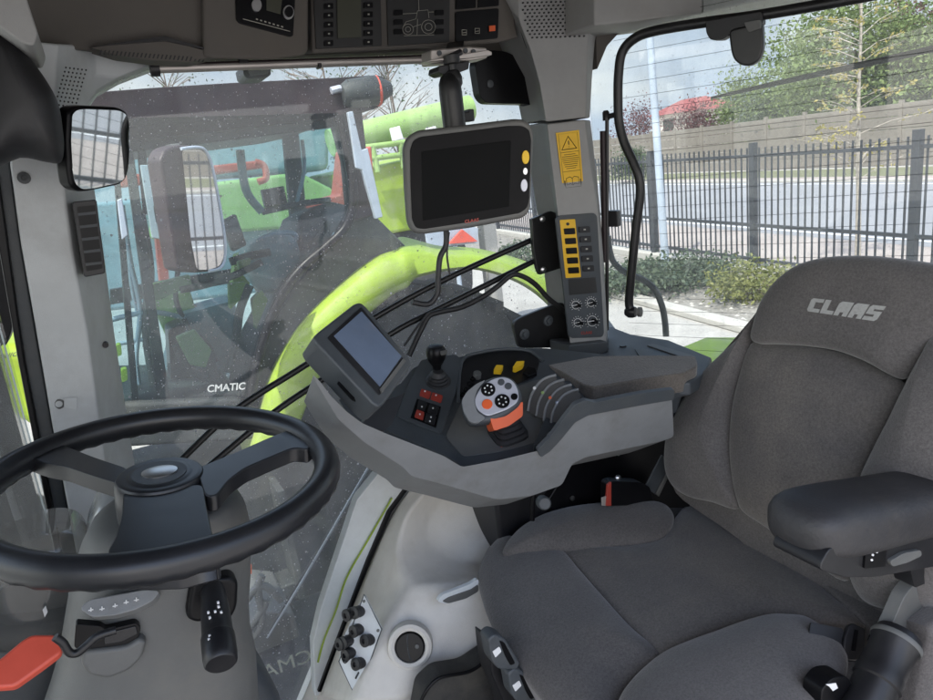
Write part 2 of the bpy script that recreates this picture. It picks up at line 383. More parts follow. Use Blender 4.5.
# pods and panels
P16 = ('Y', 1.328); P12 = ('Y', 1.308)
rad = prism('radio', [(235,-12),(236,20),(239,23.5),(290,37),(293,36),(295.5,-12)], P12, .01, M['gloss_black'], pod, r=2, lift=.002)
tubep('trim_line', [(243,19),(262,24),(290,31.5)], ('Y', 1.304), .0006, M['dim_print'], rad)
MB().ext(disc((288,13), P12, 5.5, .004, 18, 1.3), (0, .004, 0)).build('knob', M['steel'], rad)
MB().ext(disc((288,13), P12, 4.2, .009, 18, 1.3), (0, .006, 0)).build('knob', M['gloss_black'], rad)
MB().ext(disc((256,6), P12, 5, .006, 18, 1.3), (0, .006, 0)).build('knob', M['steel'], rad)
for i in range(7):
    x = 256+i*4.2; y = 18.4+i*1.25
    MB().ext(ats([(x,y),(x+2,y+.6),(x+2,y+1.8),(x,y+1.2)], ('Y', 1.3045)), (0, .001, 0)).build('key', M['dim_print'], rad, smooth=False)
prism('radio_display', [(266,-5),(282,-5),(280,15),(266,11)], P12, .001, M['lcd'], rad, lift=.0045)
dp = prism('display_panel', [(312.6,-15),(316,49),(381.5,46),(380,-15)], P16, .006, M['panel_dark'], con, r=1, lift=.002)
prism('display', [(336,-15),(337,39),(360.5,38),(360,-15)], P16, .001, M['lcd'], dp, lift=.005)
for i in range(6):
    for x in (328, 367.5):
        y = -5+i*9.2+(0 if x < 350 else -1)
        prism('switch', [(x-4.5,y),(x+4.5,y-.3),(x+4.5,y+5.3),(x-4.5,y+5.6)], P16, .004, M['gloss_black'], dp, r=1, lift=.0055, bevel=.0006)
        prism('switch_symbol', [(x-.8,y+2),(x+.9,y+2),(x+.9,y+3.5),(x-.8,y+3.5)], P16, .0005, M['dim_print'], dp, lift=.0062, bevel=0)
wp = prism('work_light_panel', [(386,-15),(388,46),(449,42),(449.5,-15)], P16, .006, M['panel_dark'], con, r=1, lift=.002)
L16 = ('Y', 1.322)
def line(px, w=.55, closed=False, spec=L16, m='dim_print', parent=wp, name='tractor_outline'):
    return MB().tube(spline(ats(px, spec), 1 if not closed else 1, closed), w*.001, 5, closed).build(name, M[m], parent)
def ring(c, r, n=16): return [(c[0]+r*math.cos(2*math.pi*i/n), c[1]+r*math.sin(2*math.pi*i/n)) for i in range(n)]
mbt = MB()
for q, cl in (([(403,27),(406,22),(416,19),(417.5,11),(428,10),(429,18)], 0), (ring((408,29.5), 5.4), 1), (ring((408,29.5), 2.6), 1), (ring((428.5,27), 7), 1), (ring((428.5,27), 3.6), 1),
              ([(413,27),(421,24.5)], 0), ([(403,14),(417,13.2)], 0), ([(429,12.2),(434,12)], 0), ([(404,36),(434,35)], 0), ([(419,11),(418.5,-5)], 0), ([(417.5,19),(417,35)], 0)):
    mbt.tube(spline(ats(q, L16), 1, bool(cl)), .0005, 5, bool(cl))
mbt.build('tractor_outline', M['dim_print'], wp)
for x in (398, 439):
    for y in (13, 22.5, 32):
        prism('switch', [(x-5,y-2.5),(x+4,y-2.8),(x+4,y+2.5),(x-5,y+2.8)], P16, .004, M['gloss_black'], wp, r=1, lift=.0045, bevel=.0006)
sp_ = prism('hazard_panel', [(455,12),(498.5,8.5),(497.5,38.6),(455.5,42)], P16, .006, M['gloss_black'], con, r=2, lift=.002)
prism('switch', [(455.5,-15),(475.5,-15),(475.5,8),(455.5,9.7)], P16, .006, M['gloss_black'], con, r=1, lift=.002)
prism('switch', [(478,-15),(498.5,-15),(498.5,6),(478,7.8)], P16, .006, M['gloss_black'], con, r=1, lift=.002)
prism('switch_symbol', [(488,26.5),(494,26),(494,31.5),(488,32)], P16, .001, M['orange'], sp_, lift=.0055, bevel=0)
mbt = MB()
for x, y in ((464.5,32.5),(477.5,31)):
    mbt.tube(ats([(x-2.5,y-2.5),(x+2,y-2.5),(x+2,y+2.5),(x-2.5,y+2.5)], L16), .0007, 5, True); mbt.tube(ats([(x-2,y+.4),(x+1.5,y)], L16), .0006, 5)
mbt.build('switch_symbol', M['dim_print'], sp_)
# louvre wedge under the lining
lou = prism('speaker_grille', [(90,47.5),(165,39),(219,55),(190,62),(154,60.5),(116,55.5)], ('Y', 1.315), .05, M['liner'], cab, r=3, bevel=.002)
mbt = MB()
for i in range(26):
    x = 99+i*4.1; yb = 54.5+(x-99)*.075; yt = yb-4.5
    if x > 190: yt = yb-2.5
    mbt.ext(ats([(x,yb),(x+1.6,yb),(x+3.2,yt),(x+1.6,yt)], ('Y', 1.3145)), (0, .001, 0))
mbt.build('slots', M['black'], lou, smooth=False)
prism('lining_shadow_gap', [(92,46.5),(165,36),(222,53),(165,41)], ('Y', 1.312), .01, M['black'], cab, r=1, bevel=0)
# side rail of the roof over the door opening: grey trim end in the top left corner
prism('roof_trim', [(-40,-40),(14,-40),(38,33),(34,46),(23,44),(-40,0)], ('Y', .98), .16, M['pillar_shaded'], cab, r=4, bevel=.004)
# right-hand roof trim behind the pillar
prism('roof_trim', [(594,-60),(1300,-200),(1300,-120),(900,-20),(762,1),(705,13),(640,21),(595,26)], ('Y', 1.2), .2, M['pillar_shaded'], cab, bevel=.006)
prism('roof_trim', [(596,24),(760,0),(760,6),(690,17),(640,24),(618,34),(607,46),(597,70)], ('Y', 1.36), .06, M['liner'], cab, r=2, bevel=.003)
# ---- front pillar (loft of sections)
def loft(name, rows, mat_, parent, back, bevel=.004):
    vs = []; fs = []; k = len(rows[0])
    for r in rows: vs += [at(x, y, ('Y', Y)) for x, y, Y in r]
    n = len(rows)
    base = len(vs)
    for r in rows: 
        for x, y, Y in (r[-1], r[0]): vs.append(at(x, y, ('Y', Y))+V((0, back, 0)))
    for i in range(n-1):
        for j in range(k-1): fs.append((i*k+j, i*k+j+1, (i+1)*k+j+1, (i+1)*k+j))
        a, b, c, d = base+2*i, base+2*i+1, base+2*i+2, base+2*i+3
        fs += [(i*k+k-1, a, c, (i+1)*k+k-1), (a, b, d, c), (b, i*k, (i+1)*k, d)]
    fs.append(tuple(range(k))+(base, base+1)); fs.append(tuple(range((n-1)*k+k-1, (n-1)*k-1, -1))+(base+2*n-1, base+2*n-2))
    return mk(name, vs, fs, mat_, parent, bevel=bevel, seg=3)
ap = loft('pillar', [[(20,40,1.27),(58,44,1.28),(95,46,1.4),(160,62,1.42)], [(14,62,1.27),(56,64,1.28),(95,76,1.4),(120,77,1.42)], [(11,84,1.27),(56,86,1.28),(85,92,1.39),(97,90,1.42)], [(9,100,1.27),(57,102,1.28),(80,112,1.39),(84,108,1.42)],
     [(10,165,1.27),(62,172,1.28),(82,175,1.36),(92,174,1.42)], [(20,240,1.27),(72,250,1.28),(92,250,1.36),(103,248,1.42)], [(35,325,1.27),(87,330,1.28),(103,335,1.36),(114,332,1.42)],
     [(53,430,1.27),(101,435,1.28),(116,440,1.36),(130,436,1.42)], [(72,530,1.27),(117,535,1.28),(133,540,1.36),(146,536,1.42)], [(92,640,1.27),(130,640,1.28),(150,640,1.36),(165,640,1.42)]], M['pillar'], None, .1)
tag(ap, 'pale grey front cab pillar with tall black air vent left of the side window', 'pillar')
mbt = MB()
for i in range(6):
    for j in range(10):
        x = 66+i*4.0-j*1.2; y = 68+j*4.1+i*.5
        if x > 60-j*.2+2 or True: mbt.ext(disc((x, y), ('Y', 1.275), 1.0, .004, 6), (0, .003, 0))
mbt.build('speaker_holes', M['black'], ap, smooth=False)
vt = prism('air_vent', [(72,202),(96.5,199.5),(105.5,273),(84,277)], ('Y', 1.27), .05, M['black'], ap, r=3, lift=.006, bevel=.002)
prism('vent_opening', [(77,207),(95,205),(102.5,268),(86.5,271)], ('Y', 1.27), .002, M['gloss_black'], vt, r=1, lift=.0075, bevel=0)
for i in range(5):
    t = (i+.5)/5.0; x0 = 77+t*9.5; x1 = 95+t*7.5; y0 = 207+t*62
    prism('louvre', [(x0,y0),(x1,y0-2),(x1+.3,y0+.8),(x0+.3,y0+2.6)], ('Y', 1.27), .002, M['charcoal'], vt, lift=.010, bevel=0)
MB().lathe(at(24,178,('Y',1.27)), (0,-1,0), [(.009,-.002),(.009,.002),(.004,.003),(.004,-.001)], 14).build('screw', M['charcoal'], ap)
MB().lathe(at(59,403.6,('Y',1.275)), (0,-1,0), [(.0085,-.004),(.0085,.003),(.0055,.004),(.005,.001)], 14).build('screw', M['column'], ap)
prism('label_patch', [(64,398),(77,398),(77,410),(64,407)], ('Y', 1.2695), .0005, M['pillar'], ap, bevel=0)
MB().lathe(at(105.5,345,('Y',1.35)), (0,-1,0), [(.005,-.012),(.005,.003)], 10).build('screw_hole', M['black'], ap)
# door seal and frame to the left of the pillar
prism('door_frame', [(-12,60),(9,100),(10,165),(20,240),(34,322),(53,430),(73,534),(90,640),(78,640),(60,540),(38,440),(19,335),(4,245),(-6,180),(-12,165)], ('Y', 1.285), .08, M['charcoal'], cab, bevel=.003)
prism('rubber_seal', [(-2,175),(4,215),(17,310),(25,362),(44,460),(58,534),(75,620),(68,620),(51,534),(38,465),(18,362),(9,310),(-9,205)], ('Y', 1.27), .05, M['gloss_black'], cab, bevel=.003)
# windscreen (in front, X < 0) and its lower frame
w0, w1 = at(20, 300, ('Y', 1.36)).x-.02, -.42
WS = [V((-.17, 1.43, 2.85)), V((-.21, 1.43, 1.35)), V((-.62, .2, 1.35)), V((-.58, .2, 2.85))]
MB().ext(WS, (-.004, 0, 0)).build('windscreen', M['glass_front'], cab, smooth=False)
MB().box((-.7, .1, 1.22), (-.6, 1.2, 1.36)).build('front_sill', M['charcoal'], cab, bevel=.01)
# ---- rear right pillar
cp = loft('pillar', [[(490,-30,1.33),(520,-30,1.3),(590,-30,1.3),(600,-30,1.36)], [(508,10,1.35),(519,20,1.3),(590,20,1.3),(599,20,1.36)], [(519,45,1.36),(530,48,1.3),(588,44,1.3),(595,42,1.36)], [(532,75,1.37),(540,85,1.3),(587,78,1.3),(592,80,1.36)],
     [(541,121,1.37),(546,122,1.3),(586,117.5,1.3),(590,118,1.36)]], M['pillar_shaded'], None, .08)
tag(cp, 'upper cover of the rear pillar with perforated speaker grille under the roof', 'pillar cover')
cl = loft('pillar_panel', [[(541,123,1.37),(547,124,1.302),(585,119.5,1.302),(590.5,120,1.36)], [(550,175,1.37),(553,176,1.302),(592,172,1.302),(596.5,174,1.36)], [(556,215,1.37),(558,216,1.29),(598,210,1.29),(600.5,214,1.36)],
     [(562,270,1.37),(563,272,1.29),(602,268,1.29),(604.5,270,1.36)], [(569,340,1.37),(570,343,1.29),(606,340,1.29),(608,341,1.36)], [(570,356,1.37),(570,358,1.29),(607,356,1.29),(608,356,1.36)]], M['pillar_shaded'], None, .08)
tag(cl, 'lower grey pillar cover carrying the yellow warning sticker and dark switch panel', 'pillar cover')
PT = ('Y', 1.2985)
mbt = MB()
for j in range(11):
    for i in range(14):
        x = 523+i*4.7+(j % 2)*2.3; y = 3+j*3.5-(x-523)*.03
        if x < 585 and x > 520+j*.8: mbt.ext(disc((x, y), PT, .95, .001, 6), (0, .002, 0))
mbt.build('speaker_holes', M['black'], cp, smooth=False)
tubep('lining_seam', [(513,-6),(518,20),(524,40),(532,60)], ('Y', 1.32), .0015, M['black'], cp)
PS = ('Y', 1.3005)
def onp(px, d=.001): return [p for p in ats(px, ('Y', 1.2995-d))]
st = MB().ext(onp([(556,133),(579,130),(584,192),(563.5,194.5)], 0), (0, .0008, 0)).build('warning_sticker', M['sticker'], cl, smooth=False)
def smap(u, v):
    a = V((556,133)).lerp(V((579,130)), u); b = V((563.5,194.5)).lerp(V((584,192)), u); q = a.lerp(b, v); return (q.x, q.y)
Sl = ('Y', 1.299)
def sline(l, w, closed=False): 
    mbt.tube(ats([smap(*q) for q in l], Sl), w, 4, closed)
mbt = MB()
sline([(.09,.03),(.92,.03),(.92,.97),(.09,.97)], .0004, True); sline([(.09,.33),(.92,.33)], .0004); sline([(.09,.64),(.92,.64)], .0004)
sline([(.5,.08),(.83,.285),(.17,.285)], .0013, True); sline([(.5,.15),(.5,.215)], .0012); sline([(.5,.245),(.5,.252)], .0013)
for i in range(8):
    w = (.25,.36,.38,.36,.34,.3,.28,.22)[i]; sline([(.5-w,.37+i*.032),(.5+w,.37+i*.032)], .00055)
sline([(.22,.75),(.4,.73),(.5,.76),(.6,.73),(.8,.75),(.8,.86),(.6,.84),(.5,.87),(.4,.84),(.22,.86)], .0007, True); sline([(.5,.76),(.5,.87)], .0006)
sline([(.14,.78),(.14,.9),(.88,.9),(.88,.78)], .0013)
mbt.build('sticker_print', M['black'], st, smooth=False)
PD = ('Y', 1.289)
sw = prism('switch_panel', [(555.6,219),(559,215.5),(593.6,213),(596.5,216),(603.5,333),(601.5,337),(571,338),(568.4,335.5)], PD, .006, M['charcoal'], cl, r=2, lift=.0025, bevel=.0008)
prism('switch_surround', [(559,220),(574.3,219),(580.3,277),(565,278)], PD, .001, M['sticker'], sw, r=1, lift=.0032, bevel=.0003)
MB().ext(disc((566.8,224), PD, 1.6, .004), (0, .001, 0)).build('symbol', M['black'], sw, smooth=False)
for i in range(5):
    cx, cy = 568.2+i*1.0, 231.2+i*9.75
    prism('switch', [(cx-5.4,cy-2.7),(cx+5.2,cy-3.3),(cx+5.8,cy+2.8),(cx-4.8,cy+3.3)], PD, .004, M['gloss_black'], sw, r=1, lift=.006, bevel=.0008)
    cx, cy = 583.0+i*1.0, 229.6+i*9.7
    prism('switch', [(cx-5.4,cy-2.7),(cx+5.4,cy-3.3),(cx+5.8,cy+2.7),(cx-5,cy+3.2)], PD, .004, M['black'], sw, r=1, lift=.006, bevel=.0008)
    prism('symbol', [(cx-1,cy-.8),(cx+1,cy-.9),(cx+1,cy+.5),(cx-1,cy+.6)], PD, .0005, M['dim_print'], sw, lift=.0066, bevel=0)
prism('clock_display', [(567.4,279),(594.6,277),(596.4,292.5),(568.6,295)], PD, .001, M['panel_dark'], sw, lift=.0032, bevel=0)
for cx, cy, r in ((575.8,305,5), (591,302.6,5), (577.8,322.5,5), (592.3,321,6.4)):
    mbt = MB()
    for k in range(13):
        a = math.radians(130+k*24.0); mbt.tube(ats([(cx+r*math.cos(a), cy+r*1.05*math.sin(a)), (cx+(r+1.2)*math.cos(a), cy+(r+1.2)*1.05*math.sin(a))], ('Y', 1.2855)), .0006, 4)
    mbt.tube(ats([(cx+r*.78*math.cos(t_*.4), cy+r*.8*math.sin(t_*.4)) for t_ in range(16)], ('Y', 1.284)), .0007, 4, True)
    dk = MB().lathe(at(cx, cy, PD), (0,-1,0), [(.0002*r*5,.002),(.0002*r*5,.006),(.00075*r,.016),(.0,.016)], 16).build('dial', M['gloss_black'], sw)
    mbt.build('dial_scale', M['white'], dk, smooth=False)
    MB().tube(ats([(cx-r*.75, cy+.8), (cx+r*.3, cy-.3)], ('Y', 1.272)), .0009, 5).build('dial_mark', M['white'], dk)
text('emblem', 'CLAAS', at(581,334.5,('Y',1.286)), at(592,333.8,('Y',1.286)), at(580.8,331.6,('Y',1.286)), M['redbtn'], sw, bold=.02)
# right side wall below the pillars, sills, window gasket
MB().ext([V((.52,1.40,1.84)),V((1.1,1.40,2.0)),V((1.1,1.40,1.25)),V((.1,1.40,1.25)),V((.21,1.40,1.42)),V((.33,1.40,1.63)),V((.42,1.40,1.78))], (0,.09,0)).build('side_wall', M['housing'], cab)
prism('window_gasket', [(413,478),(390,510),(368,561),(348,611),(319,696),(315,696),(313,643),(321,608),(335,566),(357,500),(385,465)], ('Y', 1.37), .03, M['pillar'], cab, bevel=.003)
prism('window_trim', [(392,512),(371,561),(352,611),(322,692),(318,692),(348,611),(367,561),(388,512),(413,478),(417,478)], ('Y', 1.362), .03, M['gloss_black'], cab, bevel=.001)
tubep('lime_edge', [(392,498),(368,540),(347,577),(336,610),(324,640),(318,662)], ('Y', 1.364), .0022, M['lime'], cab)
# side window: reaches from front pillar to rear pillar
YG = 1.46
sg = MB().ext([V((-.02,YG,2.78)),V((.5,YG,2.8)),V((1.06,YG,2.8)),V((1.08,YG,1.9)),V((.52,YG,1.86)),V((.3,YG,1.52)),V((.2,YG,1.3)),V((-.2,YG,1.3)),V((-.16,YG,2.0))], (0,.004,0)).build('side_window', M['glass_side'], None, smooth=False)
tag(sg, 'large dusty side window pane between the grey front and rear pillars', 'window')
text('window_decal', 'CMATIC', at(226,694,('Y',YG-.001)), at(312,660,('Y',YG-.001)), at(222,681,('Y',YG-.001)), M['decal'], sg, mirror=True, thick=.002)
prism('roof_header', [(60,30),(560,30),(560,55),(430,51),(150,60),(100,66)], ('Y', 1.43), .1, M['liner'], cab, bevel=.004)
# rear window, wrapping from the pillar towards the back of the cab
RWn = (.82, .45, 0); RW0 = (1.12, 1.42, 2.3); RW = (RW0, RWn)
rwd = V((-.45, .82, 0)).normalized(); o_ = V((1.12, 1.42, 0))
rg = MB().ext([o_+rwd*.02+V((0,0,2.92)), o_-rwd*1.5+V((0,0,2.92)), o_-rwd*1.5+V((0,0,1.55)), o_+rwd*.02+V((0,0,1.9))], V((.004,.002,0))).build('rear_window', M['glass_rear'], None, smooth=False)
tag(rg, 'rear window pane with thin heating wires behind the seat', 'window')
mbt = MB()
for k in range(32):
    z = 2.86-k*.032; a = o_-rwd*.05+V((-.004,-.002,z)); b = o_-rwd*1.45+V((-.004,-.002,z)); mbt.tube([a, b], .0004, 4)
mbt.build('heating_wire', M['black'], rg, smooth=False)
MB().ext([o_+V((0,0,1.95)),o_-rwd*1.6+V((0,0,1.62)),o_-rwd*1.6+V((0,0,1.25)),o_+V((0,0,1.25))], V((.06,.03,0))).build('rear_wall', M['charcoal'], cab, bevel=.005)
MB().box((1.02, 1.36, 1.25), (1.14, 1.5, 1.98)).build('corner_post', M['charcoal'], cab, bevel=.01)
# shelf behind the armrest console
SH = ((1.1, 1.25, 2.075), (0, 0, 1))
shf = prism('rear_shelf', [(570,360),(606,352),(607,316),(616,328),(632,334),(669,339.5),(712,357),(706,372),(690,382),(600,385)], SH, .03, M['charcoal'], cab, bevel=.006)
prism('shelf_tray', [(646,346),(653,344.5),(695,357),(696,360),(690,361)], SH, .004, M['column'], shf, r=2, lift=.003)
prism('shelf_pocket', [(635,350),(640,349.5),(672,357.5),(640,358)], SH, .002, M['gloss_black'], shf, lift=.002, bevel=0)
MB().lathe(at(623,346.5,SH), (0,0,1), [(.008,-.002),(.008,.003),(.004,.003)], 12).build('screw', M['black'], shf)
prism('pillar_base', [(569,345),(607,341),(611,352),(608,358),(570,358)], ('Y', 1.27), .08, M['charcoal'], cab, bevel=.004)
# ---- wheel arch housing on the right of the cab floor
HZ = lambda x, y, z: at(x, y, ('Z', z))
vsp = {}
def hp(k, x, y, spec): vsp[k] = at(x, y, spec)
hp('a', 418,478,('Y',1.365)); hp('b', 393,510,('Y',1.365)); hp('c', 371,561,('Y',1.365)); hp('d', 351,611,('Y',1.36)); hp('e', 320,695,('Y',1.35))
hp('f', 433,486,('Y',1.33)); hp('g', 405,512,('Y',1.31)); hp('h', 394,556,('Y',1.28)); hp('i', 409,585,('Y',1.2)); hp('j', 474,583,('Y',1.15)); hp('k', 530,575,('Y',1.12))
hp('l', 455,488,('Y',1.36)); hp('m', 425,520,('Y',1.345)); hp('n', 428,548,('Y',1.31)); hp('o', 470,566,('Y',1.25)); hp('p', 530,560,('Y',1.2)); hp('q', 540,480,('Y',1.36))
hp('r', 378,640,('Y',1.16)); hp('s', 352,705,('Y',1.13)); hp('t', 425,700,('Y',1.08)); hp('u', 441,679,('Y',1.075)); hp('v', 490,659,('Y',1.06)); hp('w', 530,640,('Y',1.05)); hp('x', 540,520,('Y',1.3))
order = list(vsp); ix = {k: i for i, k in enumerate(order)}
F_ = ['a f g b', 'b g h c', 'c h i d', 'd i r', 'd r s e', 'f l m g', 'g m n h', 'h n o i', 'i o j', 'o p k j', 'l q x m', 'm x n', 'n x p o', 'i j t r', 'j v u t', 'j k w v', 'r t s']
hv = [vsp[k] for k in order]
fcs = [tuple(ix[c] for c in f.split()) for f in F_]
hs = mk('wheel_arch_housing', hv, fcs, M['housing'], None, sub=3)
tag(hs, 'pale grey moulded wheel arch housing with sockets and round vent below the console', 'wheel arch housing')
cr_ = hs.data.attributes.new('crease_edge', 'FLOAT', 'EDGE'); crv = {}
for e_, c_ in (('i j',.97),('j k',.97),('i r',.85),('r s',.85),('g h',.92),('h i',.95),('f g',.5),('m n',.8),('n o',.8),('l m',.7),('o p',.7),('t i',0)):
    a_, b_ = e_.split(); crv[frozenset((ix[a_], ix[b_]))] = c_
cnt = {}
for f_ in hs.data.polygons:
    for k_ in f_.edge_keys: cnt[frozenset(k_)] = cnt.get(frozenset(k_), 0)+1
for e_ in hs.data.edges:
    k_ = frozenset(e_.vertices); cr_.data[e_.index].value = 1 if cnt.get(k_, 0) < 2 else crv.get(k_, 0)
'''
hs = mk('wheel_arch_housing', hv, [tuple(ix[c] for c in f.split()) for f in F_], M['housing'], cab, bevel=.012, seg=4, ang=60)
hs.modifiers.clear()
bmm = bmesh.new(); bmm.from_mesh(hs.data)
bmesh.ops.bevel(bmm, geom=[e for e in bmm.edges if len(e.link_faces) == 2 and e.calc_face_angle(0) > .12], offset=.012, segments=4, affect='EDGES', clamp_overlap=True)
bmm.to_mesh(hs.data); bmm.free()
'''
m_ = hs.modifiers.new('solid', 'SOLIDIFY'); m_.thickness = .006; m_.offset = -1
# front lower trim below the sockets and black floor edge
prism('floor_trim', [(425,692),(441,677),(470,672),(492,657),(540,640),(560,720),(418,730)], ('Y', 1.02), .05, M['floor'], cab, r=6, bevel=.006)
tubep('trim_edge', [(421,700),(428,688),(441,677),(470,671),(492,657),(530,640)], ('Y', 1.015), .0035, M['gloss_black'], cab)
# round air vent
vo_n = V((-.35, -.85, .38)).normalized(); vc = at(410,646,('Y',1.125))
rv = MB().lathe(vc, vo_n, [(.044,-.02),(.044,.0),(.042,.008),(.036,.011),(.030,.008),(.029,.0)], 32).build('round_vent', M['housing'], hs)
MB().lathe(vc, vo_n, [(.0285,-.01),(.0285,.006),(.026,.010),(.0,.010)], 28).build('vent_disc', M['gloss_black'], rv)
_x = vo_n.cross(V((0,0,1))).normalized(); _y = _x.cross(vo_n)
MB().tube([vc+vo_n*.0105+_x*(.003*math.cos(a)*2-.002)+_y*.026*math.sin(a) for a in [i*.2-1.3 for i in range(14)]], .0009, 5).build('vent_split', M['charcoal'], rv)
MB().lathe(vc+vo_n*.010-_x*.014, vo_n, [(.004,0),(.004,.002),(.0,.003)], 12).build('vent_knob', M['column'], rv)
prism('handle_recess', [(436,601),(441,594),(470,583),(478,577),(478,590),(465,598),(445,603)], ('Y', 1.13), .01, M['pillar'], hs, r=4, lift=.004, bevel=.002)
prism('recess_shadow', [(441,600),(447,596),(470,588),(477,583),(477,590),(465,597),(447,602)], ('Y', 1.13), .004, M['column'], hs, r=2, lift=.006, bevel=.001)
# socket plate with rubber caps
sk_n = V((-.55, -.75, .3)).normalized(); SK = (at(360,635,('Y',1.19)), sk_n)
skp = prism('socket_plate', [(366,592.5),(383.5,627),(358.5,696),(341,659),(343,640)], SK, .006, M['pillar'], hs, r=2, lift=.012, bevel=.001)
tubep('plate_edge', [(366,592.5),(383.5,627),(358.5,696),(341,659)], SK, .0012, M['charcoal'], skp, n=1, closed=True).location += -away(SK)*.012
for x, y, dx, dy in ((353,611,4,-1),(361,609,2.4,2),(360,627,5,0),(346,640,3.6,2),(350,638,3,0),(352,650,3,-1),(371,637,2,4),(362,660,2,4)):
    b_ = at(x, y, SK)+(-away(SK))*.014; dv = (at(x-dx*1.2, y-dy*.2, SK)-at(x, y, SK))
    ax = (-away(SK)*.75+dv.normalized()*.4).normalized()
    MB().lathe(b_-ax*.008, ax, [(.0105,0),(.0115,.006),(.0105,.014),(.012,.016),(.012,.021),(.005,.023),(.0045,.0185)], 14).build('socket_cap', M['rubber'], skp)
for x, y in ((366,599),(380,628)): MB().lathe(at(x,y,SK)-away(SK)*.012, -away(SK), [(.003,0),(.003,.002),(0,.003)], 8).build('screw', M['column'], skp)
mbt = MB(); mbt.tube(spline([at(362,668,SK)-away(SK)*.02, at(359,674,SK)-away(SK)*.02], 3), .0018, 6); mbt.build('cap_strap', M['rubber'], skp)
mbt = MB(); mbt.tube(spline([at(345,652,SK)-away(SK)*.02, at(350,657,SK)-away(SK)*.028, at(356,650,SK)-away(SK)*.02], 5), .0016, 6)
mbt.build('cap_strap', M['rubber'], skp)
# black sub-frame behind the seat, under the console
prism('seat_carrier', [(548,500),(572,462),(590,455),(690,420),(720,470),(720,540),(560,530)], ('Y', 1.2), .1, M['gloss_black'], cab, bevel=.004)
MB().box((.62, 1.22, 1.25), (1.05, 1.38, 1.88)).build('carrier_box', M['black'], cab, bevel=.01)
for x, y in ((618,453),(572,498)): MB().lathe(at(x,y,('Y',1.195)), (0,-1,0), [(.006,0),(.006,.003),(0,.004)], 8).build('bolt', M['steel'], cab)
tubep('carrier_post', [(536,480),(533,500),(532,520)], ('Y', 1.18), .006, M['gloss_black'], cab)
MB().lathe(at(544,503,('Y',1.1)), (-.3,-.8,.3), [(.014,-.02),(.014,.006),(.011,.01),(0,.01)], 14).build('adjuster_knob', M['charcoal'], cab)
prism('cross_beam', [(700,560),(900,700),(760,760),(560,720)], ('Z', 1.5), .08, M['black'], cab, bevel=.01)

# ================================================================== THINGS IN THE CAB
# sun blind bar
bl = thing('blind_rail', 'slim pale roller blind rail along the top of the dusty side window', 'blind rail', at(150,68,('Y',1.39)))
MB().tube([at(156,68.5,('Y',1.39)), at(436,59,('Y',1.39))], .0085, 12).build('rail', M['alu'], bl)
MB().tube([at(156,65.6,('Y',1.385)), at(436,56,('Y',1.385))], .003, 8).build('blind_edge', M['maroon'], bl)
MB().tube([at(150,68.7,('Y',1.39)), at(159,68.4,('Y',1.39))], .0135, 12).build('end_cap', M['black'], bl)
prism('blind_clip', [(240,56),(248,56),(249,63),(239,63)], ('Y',1.378), .02, M['black'], bl); prism('blind_clip', [(318,63),(322,63),(322,68),(319,68)], ('Y',1.378), .02, M['black'], bl)
# interior mirror
MR = (at(99,149,('Y',1.15)), tuple((V((9.3,1.7,.55))-at(99,149,('Y',1.15))).normalized()-(at(99,149,('Y',1.15))-EYE).normalized()))
mr_px = [(68,112),(73,107),(82,106),(119,107.5),(127,111),(130.5,120),(131.5,140),(130,168),(127,179),(121,185),(90,191.5),(78,192),(71,186),(68.5,172),(66.5,140)]
mi = thing('cab_mirror', 'rounded rectangular black framed mirror on the left pillar showing fence and shrubs', 'mirror', at(97,190,MR))
prism('mirror_housing', mr_px, MR, .022, M['gloss_black'], mi, r=5, bevel=.005)
cxm, cym = 99, 149
mpx = [(cxm+(x-cxm)*.905, cym+(y-cym)*.93) for x, y in mr_px]
prism('mirror_glass', mpx, MR, .002, M['mirror'], mi, r=4, lift=.0025, bevel=0, smooth=False)
MB().tube([at(70,160,MR)+V((0,.03,0)), at(56,150,('Y',1.3))], .008, 8).build('bracket', M['black'], mi)
# dark padded thing in the upper left corner
pillow('padded_cover', [(-30,10),(0,26),(16,40),(30,58),(46,80),(58,103),(63,130),(64,150),(60,163),(45,162),(20,158),(-30,165)], ('Y', 1.08), .05, .08, M['rubber'], None, n=4)
tag(bpy.data.objects['padded_cover'], 'big dark padded cover hanging in the upper left corner above the mirror', 'padded cover')
# ---- terminal on the roof arm
mt = thing('display_terminal', 'large dark touch screen terminal with rounded grey frame hanging from the roof rail', 'terminal', at(470,230,('Y',1.15)))
MS = (at(470,175,('Y',1.0)), (-.34,-.93,.06))
mo = [(403,148),(405,140),(409,135),(418,130),(470,124),(514,118.5),(524,119),(531,124),(534,132),(533.5,150),(531,205),(529,213),(523,218),(470,228),(425,234),(415,233.5),(410,229),(407,220),(404.5,185)]
prism('frame', mo, MS, .045, M['column'], mt, r=3, bevel=.007, seg=3)
inn = [(410,150),(413,141),(420,137),(470,131),(508,126),(522,126),(529,130),(531,140),(529,200),(527,208),(520,213),(470,222),(424,229),(416,228),(412,220),(410.5,185)]
fr = prism('bezel', inn, MS, .004, M['bezel'], mt, r=3, lift=.002, bevel=.001)
prism('screen', [(421.5,152),(510.5,140.5),(508.5,206.5),(423,220.5)], MS, .001, M['screen'], mt, lift=.0035, bevel=.0003)
MB().ext(disc((525,157.5), MS, 3.6, .006, 20, 1.9), away(MS)*.004).build('power_button', M['yellow'], mt, bevel=.0006)
MB().ext(disc((524.6,171.5), MS, 2.3, .006, 16, 1.6), away(MS)*.004).build('button', M['steel'], mt, bevel=.0006)
MB().ext(disc((523.5,185.5), MS, 3.3, .006, 20, 1.9), away(MS)*.004).build('button', M['silver'], mt, bevel=.0006)
ml = MS; aw_ = -away(MS)*.003
